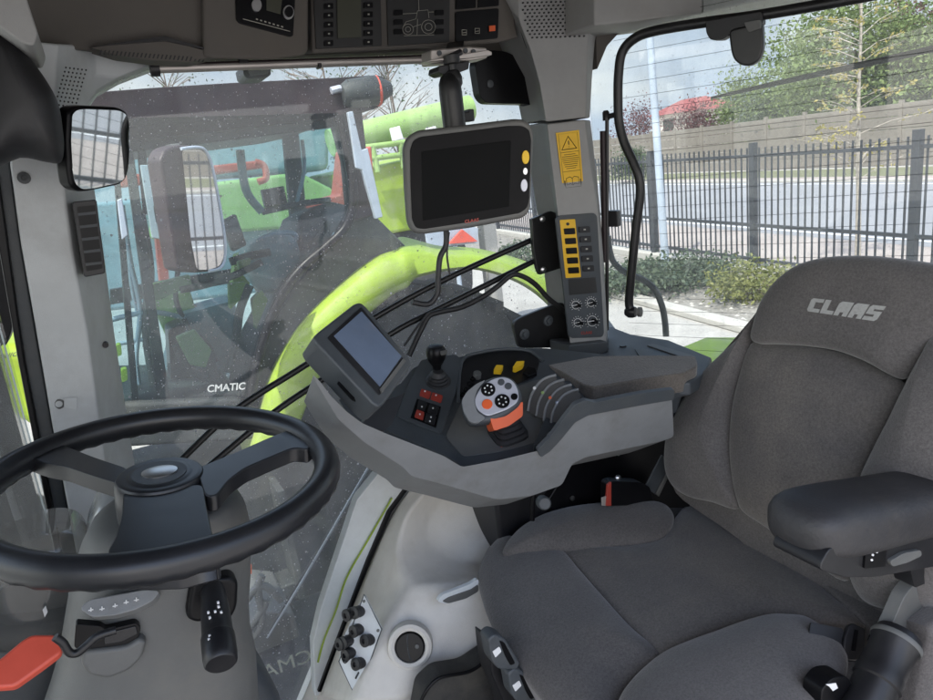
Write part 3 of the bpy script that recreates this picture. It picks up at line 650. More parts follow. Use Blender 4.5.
text('emblem', 'CLAAS', at(464.5,223.3,MS)+aw_, at(478.5,221.2,MS)+aw_, at(464.5,220,MS)+aw_, M['redbtn'], mt, bold=.03)
arm = thing('terminal_arm', 'black ball joint arm and clamp block holding the hanging terminal to the roof', 'mount arm', at(453,120,('Y',1.08)))
AY = ('Y', 1.08)
prism('clamp_block', [(431,49.5),(470,46.5),(487,47.5),(488,58),(470,61),(431,63.5)], ('Y',1.09), .04, M['alu'], arm, bevel=.003)
MB().bar(at(455,54,('Y',1.12)), at(457,46,('Y',1.37)), .03, .02).build('rail_beam', M['black'], arm)
prism('clamp_plate', [(424,62),(470,58),(492,55),(492,52),(488,50),(431,60)], ('Y',1.08), .03, M['alu'], arm, bevel=.001)
prism('clamp_plate', [(439,66),(470,60.5),(469,69),(461,72),(444,75),(438,72)], AY, .04, M['black'], arm, bevel=.002)
MB().tube([at(448,58,('Y',1.075)), at(461,52,('Y',1.075))], .005, 8).build('lever', M['black'], arm)
for x, y in ((439,53.5),(465,51),(473,52)): MB().lathe(at(x,y,('Y',1.09)), (0,-1,0), [(.004,0),(.004,.003),(0,.003)], 10).build('bolt', M['charcoal'], arm)
MB().lathe(at(453.5,78,AY), (0,0,1), [(.006,-.03),(.009,-.018),(.014,-.01),(.0145,0),(.011,.01),(.007,.012),(.007,.02),(.014,.022),(.014,.034)], 18).build('ball_joint', M['metal_black'], arm)
MB().lathe(at(454,122,AY), (0,0,1), [(.019,-.02),(.019,.045),(.018,.06),(.014,.07),(.008,.075)], 18, 1).build('socket_arm', M['metal_black'], arm)
prism('clip', [(463,122),(464,112),(469,112),(469,109),(474,109),(475,121)], ('Y',1.09), .02, M['black'], arm)
wl_ = thing('roof_lamp', 'small grey lamp housing peeking below the roof edge outside the side window', 'lamp', at(256,78,('Y',1.6)))
prism('lamp_housing', [(242,66),(271,64),(271,75),(267,77.5),(248,79),(244,76)], ('Y',1.6), .08, M['charcoal'], wl_, r=2, bevel=.006)
prism('lamp_lens', [(247,68),(269,67),(268,74),(250,76)], ('Y',1.6), .004, M['console_grey'], wl_, r=2, lift=.003, bevel=.002)
# ---- black back plate near the pillar
bk = prism('back_plate', [(475,64),(479,54),(489,50),(505,51),(520,58),(534,78),(541,108),(527,104),(500,103.5),(486,103),(480,96)], ('Y', 1.4), .03, M['gloss_black'], None, r=5, bevel=.004)
tag(bk, 'black rounded plate behind the hanging terminal arm beside the grey pillar', 'plate')
for x, y in ((490,84),): MB().lathe(at(x,y,('Y',1.4)), (0,-1,0), [(.008,-.01),(.008,.002),(.004,.003)], 12).build('bolt', M['charcoal'], bk)
# ---- black bracket with two rods and wiring
br = thing('pillar_bracket', 'black steel plate bracket bolted beside the switch pillar', 'bracket', at(548,272,('Y',1.36)))
prism('plate', [(532,219),(551,211),(556,213),(562,268),(540,275),(537,268),(533.5,248)], ('Y',1.36), .012, M['metal_black'], br, r=1)
for x, y in ((542,219),(543,269.5)): MB().lathe(at(x,y,('Y',1.36)), (-.2,-1,0), [(.007,-.002),(.007,.004),(.004,.006),(0,.006)], 8).build('bolt', M['steel'], br)
r1 = [(534,239),(500,254),(450,277),(400,303),(350,333),(307,364),(234,411),(176,465)]
r2 = [(538,259),(520,268),(480,288),(430,313),(392,333),(317,383),(272,414),(209,466)]
tag(tubep('guard_rod', r1, ('Y',1.385), .0066, M['metal_black']), 'upper of the two long black rods sloping across the side window from the bracket', 'rod', 'black rods across the window')
tag(tubep('guard_rod', r2, ('Y',1.385), .0066, M['metal_black']), 'lower of the two long black rods sloping across the side window from the bracket', 'rod', 'black rods across the window')
tag(tubep('wiring', [(446,228),(446,245),(440,258),(438,280),(437,294),(428,304),(412,302)], ('Y',1.1), .005, M['rubber']), 'black cable hanging down from the back of the large terminal', 'cable')
tag(tubep('wiring', [(449,232),(447,255),(450,275)], ('Y',1.11), .0018, M['rubber']), 'thin black wire hanging behind the large terminal', 'cable')
tag(tubep('wiring', [(568,314),(558,306),(548,298),(536,285),(524,277),(512,275),(498,286),(484,296),(462,307),(440,312),(429,316),(422,328),(417,338),(409,356)], ('Y',1.36), .006, M['rubber']), 'thick black cable loom looping below the rods to the console', 'cable')
tag(tubep('wiring', [(430,312),(418,326),(404,346)], ('Y',1.35), .0025, M['rubber']), 'thin black wire running beside the cable loom to the console', 'cable')
bp_ = prism('bolt_plate', [(513,323),(521,317.5),(549,306.5),(564,302),(570,330),(570,346),(549,348),(519,348)], ('Y',1.36), .012, M['metal_black'], None, r=4, bevel=.002)
tag(bp_, 'low dark rounded plate with two bolts at the foot of the switch pillar', 'plate')
for x, y in ((524,334),(547.6,320.5)):
    MB().lathe(at(x,y,('Y',1.36)), (0,-1,0), [(.013,0),(.013,.004),(.0075,.005),(.0075,.01),(0,.011)], 16).build('bolt', M['charcoal'], bp_)
# ---- rear window frame tube with handle, strut, latch, wiper
RF = ((1.06, 1.36, 2.3), RWn)
hf = thing('window_frame_tube', 'thick black bent tube framing the opening rear window with a ball end', 'window frame', at(632,312,RF))
tubep('tube', [(1240,-110),(1080,-58),(930,-18),(852,-1),(761,15),(705,22.5),(655,31),(634,39),(622,53),(618.5,75),(618,100),(619,122),(624,142),(633,162),(639,178),(640,196),(636,228),(631,278),(629,302),(631,311)], RF, .0105, M['metal_black'], hf, n=8, k=14)
MB().lathe(at(631,312,RF), at(660,312,RF)-at(631,312,RF), [(.009,-.014),(.014,-.006),(.0145,.004),(.012,.012)], 18).build('ball_end', M['metal_black'], hf)
MB().lathe(at(640,312,RF), at(660,312,RF)-at(631,312,RF), [(.012,-.004),(.012,.003),(.007,.004)], 18).build('end_cap', M['column'], hf)
MB().tube([at(607,117,RF), at(618,114,RF)], .006, 8).build('pivot', M['metal_black'], hf)
la = thing('window_latch', 'black latch with rounded tongue hanging from the window frame tube', 'latch', at(745,60,RF))
RL = ((1.045, 1.35, 2.3), RWn)
prism('latch_body', [(705,21),(762,11),(763,24),(728,36),(722,40),(710,40),(706,33)], RL, .03, M['black'], la, r=3, bevel=.004)
prism('latch_tongue', [(729,30),(763,22),(764,48),(760,60),(752,66),(742,66),(734,60),(731,50)], RL, .024, M['metal_black'], la, r=6, lift=.006, bevel=.005)
prism('latch_cap', [(745,23),(762,20),(762,29),(750,33)], RL, .008, M['column'], la, r=2, lift=.012, bevel=.002)
gs = thing('gas_strut', 'slim dark gas strut standing upright beside the switch pillar', 'strut', at(604,300,('Y',1.4)))
MB().tube([at(603,131,RF), at(605,262,RF)], .0075, 10).build('cylinder', M['maroon'], gs)
MB().tube([at(607,112,RF), at(607,330,RF)], .0045, 8).build('rod', M['metal_black'], gs)
prism('clip', [(607,211),(617,211),(618,227),(608,227)], RF, .02, M['black'], gs, bevel=.002)
MB().lathe(at(606,116,RF), (0,0,1), [(.008,-.01),(.008,.008),(.005,.012)], 12).build('strut_end', M['metal_black'], gs)
RO_ = ((1.2, 1.45, 2.3), RWn)
tag(tubep('grab_rail', [(608,236),(610,252),(615,264),(628,274),(643,280),(655,290),(662,306),(665,322),(666,336)], RO_, .0085, M['metal_black']), 'dark curved grab rail outside the rear window beside the ball end', 'grab rail')
wi = thing('rear_wiper', 'long thin black wiper lying across the upper rear window', 'wiper', at(800,75,RO_))
mbt = MB(); pts_ = ats([(711,98),(770,84),(830,71),(890,58),(960,42),(1120,5)], RO_)
mbt.tube(pts_, [.003,.0042,.0052,.006,.0065,.007], 6); mbt.build('wiper_arm', M['metal_black'], wi)
MB().tube(ats([(711,98.5),(770,86),(840,71.5),(900,58.5),(960,45)], RO_), .0028, 6).build('wiper_blade', M['rubber'], wi)
# ================================================================== STEERING
WC = V((.0005, .8465, 2.231)); WN = V((.1112, -.0766, .9908)).normalized(); WP = (WC, WN)
_e1 = WN.cross(V((0,1,0))).normalized(); _e2 = WN.cross(_e1)
whl = thing('steering_wheel', 'black three spoke steering wheel with round hub badge in the lower left', 'steering wheel', WC-WN*.05)
mbt = MB(); n_ = 96; k_ = 16; vs = []; fs = []
for i in range(n_):
    a = 2*math.pi*i/n_; d = _e1*math.cos(a)+_e2*math.sin(a)
    for j in range(k_):
        b = 2*math.pi*j/k_; rr = .0158 if math.sin(b) > -.3 else .0158*(1+.05*math.cos(a*48))   # finger grips under the rim
        vs.append(WC+d*(.1888+rr*math.cos(b))+WN*rr*1.08*math.sin(b))
for i in range(n_):
    for j in range(k_): fs.append((i*k_+j, i*k_+(j+1) % k_, ((i+1) % n_)*k_+(j+1) % k_, ((i+1) % n_)*k_+j))
mbt.add(vs, fs).build('rim', M['rim'], whl, ang=80)
for q in ([(22,458),(44,446),(60,447),(95,461),(128,472),(134,492),(95,480),(66,470),(48,467)],
          [(196,472),(237,455),(270.6,440),(299,429),(311,431),(314,447),(308,453),(294,451),(270,461),(245,472),(229,484),(217,500),(205,500)],
          [(124,492),(204,488),(206,505),(210,525),(215,545),(221,557),(180,567),(118,568),(107,557),(116,541),(122,520)]):
    prism('spoke', q, WP, (.03 if q[0][0] == 124 else .02), M['rim'], whl, r=6, bevel=.0095, seg=5, lift=.005)
hb = at(160.5,480,WP)
MB().lathe(hb, WN, [(.049,-.06),(.050,-.02),(.049,.002),(.046,.0075),(.041,.009),(.037,.008),(.0345,.009),(.030,.0092),(.0,.0092)], 40).build('hub', M['rim'], whl)
MB().lathe(hb, WN, [(.0295,.009),(.0295,.0102),(.0,.0102)], 32).build('hub_badge', M['charcoal'], whl)
MB().lathe(hb+_e1*0, WN, [(.0195,.010),(.0195,.0115),(.012,.013),(.0,.013)], 28, .8).build('badge_emblem', M['steel'], whl)
col_ = thing('steering_column', 'grey plastic steering column with slot and indicator strip beneath the wheel', 'steering column', at(160,700,('Y',.86)))
def superloft(name, secs, Y, hd, mat_, parent, k=28, e=2.6, **kw):
    vs = []; fs = []
    for cx, cy, hw in secs:
        c = at(cx, cy, ('Y', Y)); w = hw/FPX*(c-EYE).dot(FW)*1.03
        for j in range(k):
            a = 2*math.pi*j/k; ca, sa = math.cos(a), math.sin(a)
            q = (abs(ca)**e+abs(sa)**e)**(-1/e)
            vs.append(c+V((w*ca*q, hd*sa*q*min(1, w/.06), 0)))
    n = len(secs)
    for i in range(n-1):
        for j in range(k): fs.append((i*k+j, i*k+(j+1) % k, (i+1)*k+(j+1) % k, (i+1)*k+j))
    fs += [tuple(range(k)), tuple(range(n*k-1, (n-1)*k-1, -1))]
    return mk(name, vs, fs, mat_, parent, ang=60, **kw)
superloft('cowl', [(168,497,30),(167,501,52),(166,508,66),(166,522,74),(165,545,80),(162,575,83),(160,600,85),(157,625,86),(154,650,90),(152,680,98),(148,720,104),(145,800,110)], .87, .085, M['column'], col_)
superloft('base', [(172,640,56),(168,652,62),(164,668,70),(160,700,88),(155,760,104),(150,900,112)], .93, .12, M['column'], col_)
pillow('column_side', [(222,655),(236,650),(252,658),(268,675),(282,705),(280,760),(215,760)], ('Y', .95), .03, .08, M['charcoal'], col_, n=3)
CY = ('Y', .782)
ind = prism('indicator_strip', [(80,609),(90,600),(145,590),(161,591),(154,601),(137,610),(116,616),(93,618)], (at(120,606,('Y',.768)),(0,-.8,.6)), .03, M['console_grey'], col_, r=5, bevel=.003, lift=.006)
mbt = MB(); IP = (at(120,606,('Y',.768)),(0,-.8,.6))
for x, y in ((92,610),(103,609),(116,606),(127,602.5),(137,600)):
    for q in ([(x-2.5,y+1.2),(x+2.5,y+.2)], [(x,y-1.8),(x,y+2.2)]): mbt.tube([p-away(IP)*.0075 for p in ats(q, IP)], .0007, 4)
mbt.build('indicator_symbol', M['white'], ind, smooth=False)
prism('slot', [(76,624),(101,626),(106,630),(136,623),(141,627),(138,639),(124,646),(87,651),(74,648)], ('Y', .777), .012, M['gloss_black'], col_, r=3, bevel=.002)
prism('slot_lip', [(84,652),(126,647),(140,639),(147,642),(143,658),(130,671),(108,680),(88,676),(80,664)], ('Y', .772), .05, M['column'], col_, r=6, bevel=.008)
prism('slot_liner', [(104,634),(136,626),(138,634),(122,642),(104,645)], ('Y', .7755), .004, M['black'], col_, r=2, bevel=.001)
stk = thing('indicator_stalk', 'black ribbed indicator stalk pointing down beside the steering column', 'stalk', at(215,668,('Y',.7)))
prism('stalk_base', [(186,612),(191,583),(199,579),(231,577),(239,583),(238,608),(232,620),(196,624),(188,621)], ('Y', .775), .03, M['gloss_black'], stk, r=6, bevel=.008)
sa, sb = at(213,592,('Y',.775)), at(221,664,('Y',.69)); sd = (sb-sa).normalized(); sl = (sb-sa).length
MB().lathe(sa, sd, [(.0125,-.01),(.0135,.0),(.0155,sl*.3),(.0165,sl*.62),(.017,sl*.63),(.0178,sl*.65),(.0178,sl*.9),(.0168,sl*.98),(.015,sl),(.0,sl)], 28).build('lever', M['black'], stk)
mbt = MB()
stp = lambda u, w: sa+sd*(sl*u)+(EYE-sa).normalized()*0
vw = (EYE-sb).normalized(); vx = sd.cross(vw).normalized(); vz = vx.cross(sd).normalized()
if vz.dot(vw) < 0: vz = -vz
for u, w in ((.30,-.004),(.36,-.004),(.42,.0),(.44,-.006),(.48,.006),(.40,.007),(.72,.008),(.76,.009)):
    p = sa+sd*(sl*u)+vx*w+vz*(.0163 if u < .6 else .0172)*math.sqrt(max(.2, 1-(w/.017)**2))
    mbt.box(p-V((.0012,.0012,.0012)), p+V((.0012,.0012,.0012)))
mbt.build('stalk_symbol', M['white'], stk, smooth=False)
rl = thing('red_lever', 'flat red plastic lever on a bent black wire left of the steering column', 'lever', at(30,680,('Y',.66)))
RLp = ((-.1,.68,2.02),(.1,-.62,.75))
prism('paddle', [(-30,676),(0,658),(22,639.5),(32,634),(55,634),(62,640),(61,653),(41,668),(17,685),(12,687),(-30,690)], RLp, .014, M['redlever'], rl, r=4, bevel=.004, seg=3)
tubep('wire', [(55,637),(63,643),(69,652),(77,653),(87,645),(98,636),(116,630)], ('Y', .74), .0042, M['black'], rl)
ic = thing('instrument_cluster', 'dashboard instrument pod under a clear grey bubble cover behind the wheel', 'instrument pod', at(30,660,('Y',1.02)))
pillow('clear_cover', [(-60,640),(-60,575),(-20,556),(0,550),(17,544),(36,536),(57,531.5),(74,533),(88,541),(96,560),(94,585),(82,616),(66,640),(20,652)], ('Y', .96), .03, .10, M['clear'], ic, n=4)
pillow('instrument_panel', [(-60,700),(-60,640),(-10,628),(40,622),(76,618),(74,640),(66,700),(50,740),(-40,740)], ('Y', .975), .02, .08, M['charcoal'], ic, n=4)
pillow('pod_shell', [(84,545),(92,520),(99,507),(108,503),(122,503),(130,520),(124,545),(110,570),(92,580)], ('Y', .98), .025, .08, M['clearplastic'], ic, n=4)
prism('label_strip', [(44,598),(47,594),(49,600),(46,605)], ('Y',.955), .001, M['white'], ic, lift=.03, bevel=0)
prism('dial_face', [(-20,600),(10,585),(50,580),(70,590),(64,612),(20,622),(-20,626)], ('Y', 1.01), .004, M['column'], ic, r=8, bevel=0)

# ================================================================== ARMREST CONSOLE
TN = V((-.06,-.40,.9)).normalized(); T0 = V((.45,1.06,2.045)); TP = (T0, TN)
GP = ((.5,.965,2.01),(-.05,-.88,-.42))
ac = thing('armrest_console', 'grey and charcoal armrest control console between seat and side window', 'control console', at(500,500,('Y',1.1)))
prism('side_panel', [(312,374),(318,386),(338,419),(364,442),(403,467),(411,476),(449,486),(480,495),(497,499.5),(531,496),(562,485),(572,464),(586,457),(662,441),(674,437),(672,398),(587,412),(574,419),(561,435),(549,448),(500,460),(462,467),(444,456),(385,433),(362,423),(346,411),(331,396),(319,380)], GP, .12, M['console_grey'], ac, r=4, bevel=.006, seg=3, dirv=(.05,.9,-.53))
trim_px = [(338,399),(346,411),(362,424),(385,434),(444,457),(462,468),(500,461),(549,449),(561,436),(574,420),(587,413),(670,398.5),(682,394),(690,367),(640,358),(545,348),(506,349),(480,352),(459,357),(426,362),(413,368),(400,384),(370,398)]
prism('top_trim', trim_px, TP, .05, M['charcoal'], ac, r=3, bevel=.004, seg=3)
prism('corner_gusset', [(386,432),(444,456),(461,466),(441,435),(397,415)], TP, .004, M['charcoal'], ac, r=2, lift=.004)
prism('switch_block', [(421,363),(455,357),(462,362),(456,395),(441,437),(397,419),(408,388)], TP, .01, M['charcoal'], ac, r=3, lift=.008, bevel=.002)
prism('control_recess', [(462,361),(480,353),(506,350),(528,352),(540,361),(536,377),(520,384),(470,399),(458,400)], TP, .004, M['black'], ac, r=4, lift=.002, bevel=.001)
tubep('recess_rim', [(458,402),(462,361),(480,352.5),(506,349),(530,351),(543,361)], (T0+TN*.006, TN), .0035, M['charcoal'], ac, n=3)
prism('lever_recess', [(445,437),(462,401),(520,386),(536,380),(560,380),(572,392),(566,415),(548,440),(500,452),(463,457)], TP, .004, M['column'], ac, r=5, lift=.0015, bevel=.001)
for i, (x, y, w, h) in enumerate(((470,385,4,4),(466,391,3,3),(463,396,2.6,2.6),(473,380,2.6,2.6))):
    MB().lathe(at(x,y,TP), TN, [(.006,0),(.006,.004),(.004,.007),(0,.007)], 10).build('button', M['gloss_black'], ac)
MB().lathe(at(477,378,TP), TN, [(.0085,0),(.0085,.012),(.0075,.014),(0,.014)], 16).build('dial_knob', M['column'], ac)
for q in ([(493,376.5),(496,371.5),(503,372),(500.5,377)], [(512,374),(516,368),(524,367.5),(522,371.5),(515,375)]):
    prism('yellow_switch', q, TP, .012, M['yellow'], ac, r=1, lift=.018, bevel=.002)
prism('switch', [(522,376),(527,370),(535,372),(537,377),(528,380)], TP, .01, M['gloss_black'], ac, r=1, lift=.012, bevel=.002)
for q in ([(421.5,392.5),(431.5,395.8),(429,402.5),(419.5,399)], [(432.5,396),(443,399.6),(441,406.3),(430.5,402.8)]):
    prism('red_button', q, TP, .004, M['redbtn'], ac, r=1, lift=.0105, bevel=.001)
prism('button_frame', [(417,402),(441,410),(436,431),(410.5,421)], TP, .002, M['gloss_black'], ac, lift=.009, bevel=.0005)
for q, mm in (([(419,404),(427.5,407),(424.5,415.5),(417,413)], 'black'), ([(417,414),(424.5,416.6),(423,424),(414.5,421)], 'redbtn'), ([(430,408),(439,411),(437,419),(427.5,416)], 'black'), ([(427,417),(436.5,420),(434,429),(424.5,425.6)], 'black')):
    prism('button', q, TP, .004, M[mm], ac, r=1, lift=.012, bevel=.001)
mbt = MB()
for x, y in ((425,396),(436,400),(422,411.5),(433,413),(431,422),(430,426),(420,419)): mbt.ext(disc((x,y), TP, .9, .0128, 6), -TN*.0005)
mbt.build('button_symbol', M['white'], ac, smooth=False)
prism('red_label', [(500,445),(517,440),(517.5,443),(501,448)], TP, .001, M['redbtn'], ac, lift=.0025, bevel=0)
mbt = MB()
for i in range(5): mbt.ext(ats([(503+i*3,445.8-i*.9),(504.6+i*3,445.3-i*.9),(504.9+i*3,443.7-i*.9),(503.3+i*3,444.2-i*.9)], (T0+TN*.0032, TN)), -TN*.0003)
mbt.build('label_print', M['white'], ac, smooth=False)
# levers with coloured dots
for i, (dx, dy, mm) in enumerate(((0,0,'white'),(8.2,4.6,'green'),(15.6,9.6,'orange'),(22.5,14.3,'bluescreen'))):
    LP = (at(538+dx,410+dy,TP), V((-.62,-.72,.3)).normalized())
    o_px = [(x+dx, y+dy) for x, y in [(528,411),(530,399),(534,390),(540,382),(547,377.5),(556,375),(560,382),(556,400),(545,416)]]
    lv = prism('control_lever', o_px, LP, .008, M['rubber'], ac, r=1, lift=.022, bevel=.001)
    tubep('lever_edge', [(x+dx, y+dy) for x, y in [(528,411),(530,399),(534,390),(540,382),(547,377.5),(556,375)]], (LP[0]-away(LP)*.023, LP[1]), .0026, M['console_grey'], lv)
    MB().lathe(at(534.5+dx,388+dy,(LP[0]-away(LP)*.026, LP[1])), -away(LP), [(.003,-.003),(.003,.0015),(0,.002)], 10).build('lever_dot', M[mm], lv)
prism('console_cheek', [(545,423),(552,402),(560,390),(567,385),(581,397),(590,401),(640,396),(680,388),(690,394),(588,412),(575,419),(562,434),(550,447),(532,452)], TP, .02, M['charcoal'], ac, r=4, lift=.016, bevel=.006)
prism('upper_trim', [(540,456),(549,450),(561,437),(574,421),(587,414),(640,404),(673,398.5),(673,388),(640,392),(594,401),(584,399),(574,403),(562,418),(549,436),(536,449)], GP, .008, M['charcoal'], ac, r=2, lift=.004, bevel=.0015)
# small joystick
js = thing('small_joystick', 'small black joystick with ribbed boot behind the armrest terminal', 'joystick', at(438,384,TP))
jb = at(438,384,TP); JN = (V((.02,-.12,1))).normalized()
MB().lathe(jb, TN, [(.026,-.004),(.026,.008),(.022,.010),(.0225,.014),(.019,.016),(.0195,.020),(.016,.022),(.016,.026),(.012,.03),(.010,.034)], 26).build('boot', M['rubber'], js)
MB().lathe(jb, JN, [(.009,.028),(.009,.04),(.014,.047),(.0185,.056),(.020,.066),(.0185,.075),(.014,.081),(.006,.083),(0,.083)], 26).build('knob', M['gloss_black'], js)
prism('knob_button', [(440,352.5),(447,351),(447,354.5),(441,356)], (jb+JN*.08, V((-.1,-.5,.85))), .004, M['column'], js, r=1, lift=.004)
# main multi function handle
mh = thing('control_handle', 'silver faced multifunction handle with orange neck on a ribbed black boot', 'control handle', at(507,440,TP))
hbp = at(508,434,TP)
vs = []; fs = []
prof = [(.034,.030,0),(.034,.030,.006),(.029,.026,.009),(.030,.027,.014),(.025,.022,.017),(.026,.023,.022),(.021,.019,.025),(.022,.0195,.030),(.018,.016,.033),(.016,.015,.04)]
ux = (V((1,0,0))-TN*TN.x).normalized(); uy = TN.cross(ux); tilt = V((-.05,-.0,1))
for a_, b_, h in prof:
    for j in range(24):
        t_ = 2*math.pi*j/24; c_, s_ = math.cos(t_), math.sin(t_); q = (abs(c_)**4+abs(s_)**4)**-.25
        vs.append(hbp+ux*a_*c_*q+uy*b_*s_*q+V((0,0,1))*h)
for i in range(len(prof)-1):
    for j in range(24): fs.append((i*24+j, i*24+(j+1) % 24, (i+1)*24+(j+1) % 24, (i+1)*24+j))
fs += [tuple(range(24)), tuple(range(len(prof)*24-1, (len(prof)-1)*24-1, -1))]
mk('boot', vs, fs, M['rubber'], mh, ang=25)
HP = (at(497,400,('Y',1.03)), V((-.22,-.70,.62)).normalized())
prism('neck', [(490,418),(505,412),(519,404),(523,401),(523,416),(509,426),(494,431)], (at(507,412,('Y',1.015)), V((-.1,-.9,.4))), .03, M['orange'], mh, r=3, bevel=.006)
prism('grip', [(461,400),(467,391),(477,383),(493,376),(505,374.5),(514,378),(520,387),(523,397),(520,405),(507,415),(493,420.5),(477,424),(469,422.5),(463,412)], HP, .026, M['charcoal'], mh, r=4, bevel=.009, seg=4)
prism('grip_shell', [(461.5,400.5),(467,391.5),(477,383.5),(486,379.5),(477,390),(474,401),(477,412),(486,418),(477,423.5),(469.5,422),(463.5,412)], HP, .012, M['console_grey'], mh, r=3, lift=.0012, bevel=.005)
prism('face_plate', [(481,387),(493,379),(504,377),(513,381),(518.5,391),(518.5,402),(507,410),(487,417),(477,410),(474,400)], HP, .004, M['silver'], mh, r=5, lift=.003, bevel=.0018)
for c_, r_, mm, nm in (((488,390.5),7.2,'gloss_black','button_pad'), ((502,402),7.6,'gloss_black','button_pad'), ((487,405),5.3,'orange','orange_button'), ((501,383),3.4,'charcoal','button'), ((508,387),3.6,'charcoal','button'), ((514,397.5),3.5,'gloss_black','button')):
    bq = MB().ext(disc(c_, HP, r_, .0055, 22, .93), away(HP)*.004).build(nm, M[mm], mh, bevel=.0008)
    if nm == 'button_pad':
        m2 = MB()
        for i in range(6):
            a_ = i*1.05+.3; m2.ext(disc((c_[0]+r_*.52*math.cos(a_), c_[1]+r_*.52*math.sin(a_)), HP, 1.0, .006, 5), away(HP)*.0003)
        m2.build('button_symbol', M['white'], bq, smooth=False)
# terminal on the armrest
ct = thing('armrest_terminal', 'grey box shaped terminal with bluish screen tilted on the front of the armrest console', 'terminal', at(340,420,('Y',1.0)))
CN = V((.42,-.66,.62)).normalized(); CP = (at(360,360,('Y',.87)), CN)
ext_d = (at(301,355,(CP[0]-CN*.055, CN))-at(313,337,CP))
tb = prism('housing', [(313,337),(319,331),(355,303),(361,302),(366,306),(411,360),(411,366),(384,404),(379,407),(373,404),(317,344)], CP, 1, M['charcoal'], ct, r=3, bevel=.004, seg=3, dirv=tuple(ext_d))
prism('bezel', [(327,338),(361,307),(404,360),(379,396)], CP, .002, M['black'], ct, r=2, lift=.0008, bevel=.0005)
prism('screen', [(333.5,336.5),(361,312),(401,357),(379.5,387)], CP, .001, M['bluescreen'], ct, lift=.0016, bevel=0)
prism('button_bar', [(379,389.5),(402,359.5),(405,362),(381,394)], CP, .003, M['column'], ct, lift=.003, bevel=.0005)
lsp = [at(313,337,CP)+ext_d*.5, at(373,404,CP)+ext_d*.5]
_a, _b = at(313,337,CP), at(373,404,CP); _n = (_b-_a).cross(ext_d).normalized()
if _n.dot(EYE-_a) < 0: _n = -_n
MB().ext([_a+(_b-_a)*u+ext_d*v+_n*.0015 for u, v in ((.12,.42),(.8,.42),(.84,.5),(.8,.58),(.12,.58),(.08,.5))], -_n*.004).build('card_slot', M['gloss_black'], ct)
prism('foot', [(362,424),(380,402),(398,396),(405,392),(392,424),(384,431)], (V((.36,1.02,2.16)), V((.2,-.8,.5))), .04, M['black'], ct, r=2)
# arm pad on the console
ap_ = prism('arm_pad', [(541,362),(549,358),(575,356.5),(613,355.5),(660,355),(696,355.5),(698,366),(684,373),(640,379),(594,387),(583,384.5),(562,372)], ((.8,1.1,2.108),(0,-.1,1)), .042, M['padcloth'], ac, r=4, bevel=.011, seg=5)
# ---- near armrest of the seat
# ================================================================== SEAT
st_ = thing('driver_seat', 'dark grey cloth driver seat with wide bolsters and embroidered headrest', 'seat', (.75, .82, 1.3))
BN = V((-.97, -.06, .24)).normalized(); BP = (V((.97,.8,1.8)), BN)
def lum(w): return V((0,0,0))
pillow('back_shell', [(683,500),(672,480),(669,440),(684,405),(708,370),(752,318),(776,286),(800,268),(840,259),(880,259),(940,265),(985,276),(1020,330),(1040,480),(1020,620),(900,640),(800,600),(740,540)], (BP[0]-BN*.03, BN), .0, .12, M['seat'], st_, n=3, back=.8)
pillow('back_bolster', [(756,318),(744,334),(722,354),(700,377),(682,405),(670,432),(666.5,450),(667,470),(674,486),(690,497),(712,502),(738,509),(736,486),(731,452),(732,420),(738,385),(747,357)], BP, .045, .06, M['seat'], st_, pw=2.2)
pillow('back_centre', [(752,343),(770,343.5),(800,346),(830,350),(858,358),(885,372),(906,386),(895,412),(878,445),(862,480),(852,520),(850,580),(810,560),(770,530),(745,513),(738,500),(733,478),(730.5,450),(732,415),(739,380)], BP, .032, .06, M['seat_mid'], st_, pw=3.5)
pillow('back_bolster', [(945,328),(930,345),(909,385),(896,412),(880,443),(864,478),(855,515),(850,555),(858,590),(876,606),(905,610),(960,600),(1020,560),(1045,480),(1030,380),(1000,330)], BP, .075, .06, M['seat'], st_, pw=2.2)
hr = pillow('headrest', [(752,338),(754,325),(761,304),(775,283),(795,267),(815,259.5),(840,256),(880,256.5),(933,263),(965,268),(990,282),(990,305),(960,322),(935,345),(918,366),(905,379),(890,374),(868,362),(840,351.5),(810,346.5),(780,344.5),(760,344)], (BP[0]+BN*.008, BN), .034, .09, M['seat'], st_, pw=5, centre=(850,310))
HRP = (BP[0]+BN*.043, BN)
LET = {'C': [(.12,0),(1,0),(1,.26),(.42,.26),(.42,.74),(1,.74),(1,1),(.12,1),(0,.86),(0,.14)], 'L': [(0,0),(1,0),(1,.27),(.42,.27),(.42,1),(0,1)],
       'A': [(0,0),(.36,0),(.36,.26),(.64,.26),(.64,0),(1,0),(1,1),(.16,1),(0,.84)], 'S': [(0,0),(.86,0),(1,.14),(1,.62),(.38,.62),(.38,.75),(1,.75),(1,1),(.14,1),(0,.86),(0,.4),(.62,.4),(.62,.25),(0,.25)]}
mbt = MB(); qa, qb, qc, qd = at(806,311,HRP), at(876.5,321.5,HRP), at(887,306.5,HRP), at(811.5,298,HRP)
for i, ch in enumerate('CLAAS'):
    f = []
    for u, w in LET[ch]:
        uu = (i+.03+.9*u)/5.0; f.append(qa.lerp(qb, uu).lerp(qd.lerp(qc, uu), w))
    mbt.ext(f, -BN*.012)
logo = mbt.build('embroidered_logo', M['grey_print'], hr, smooth=False)
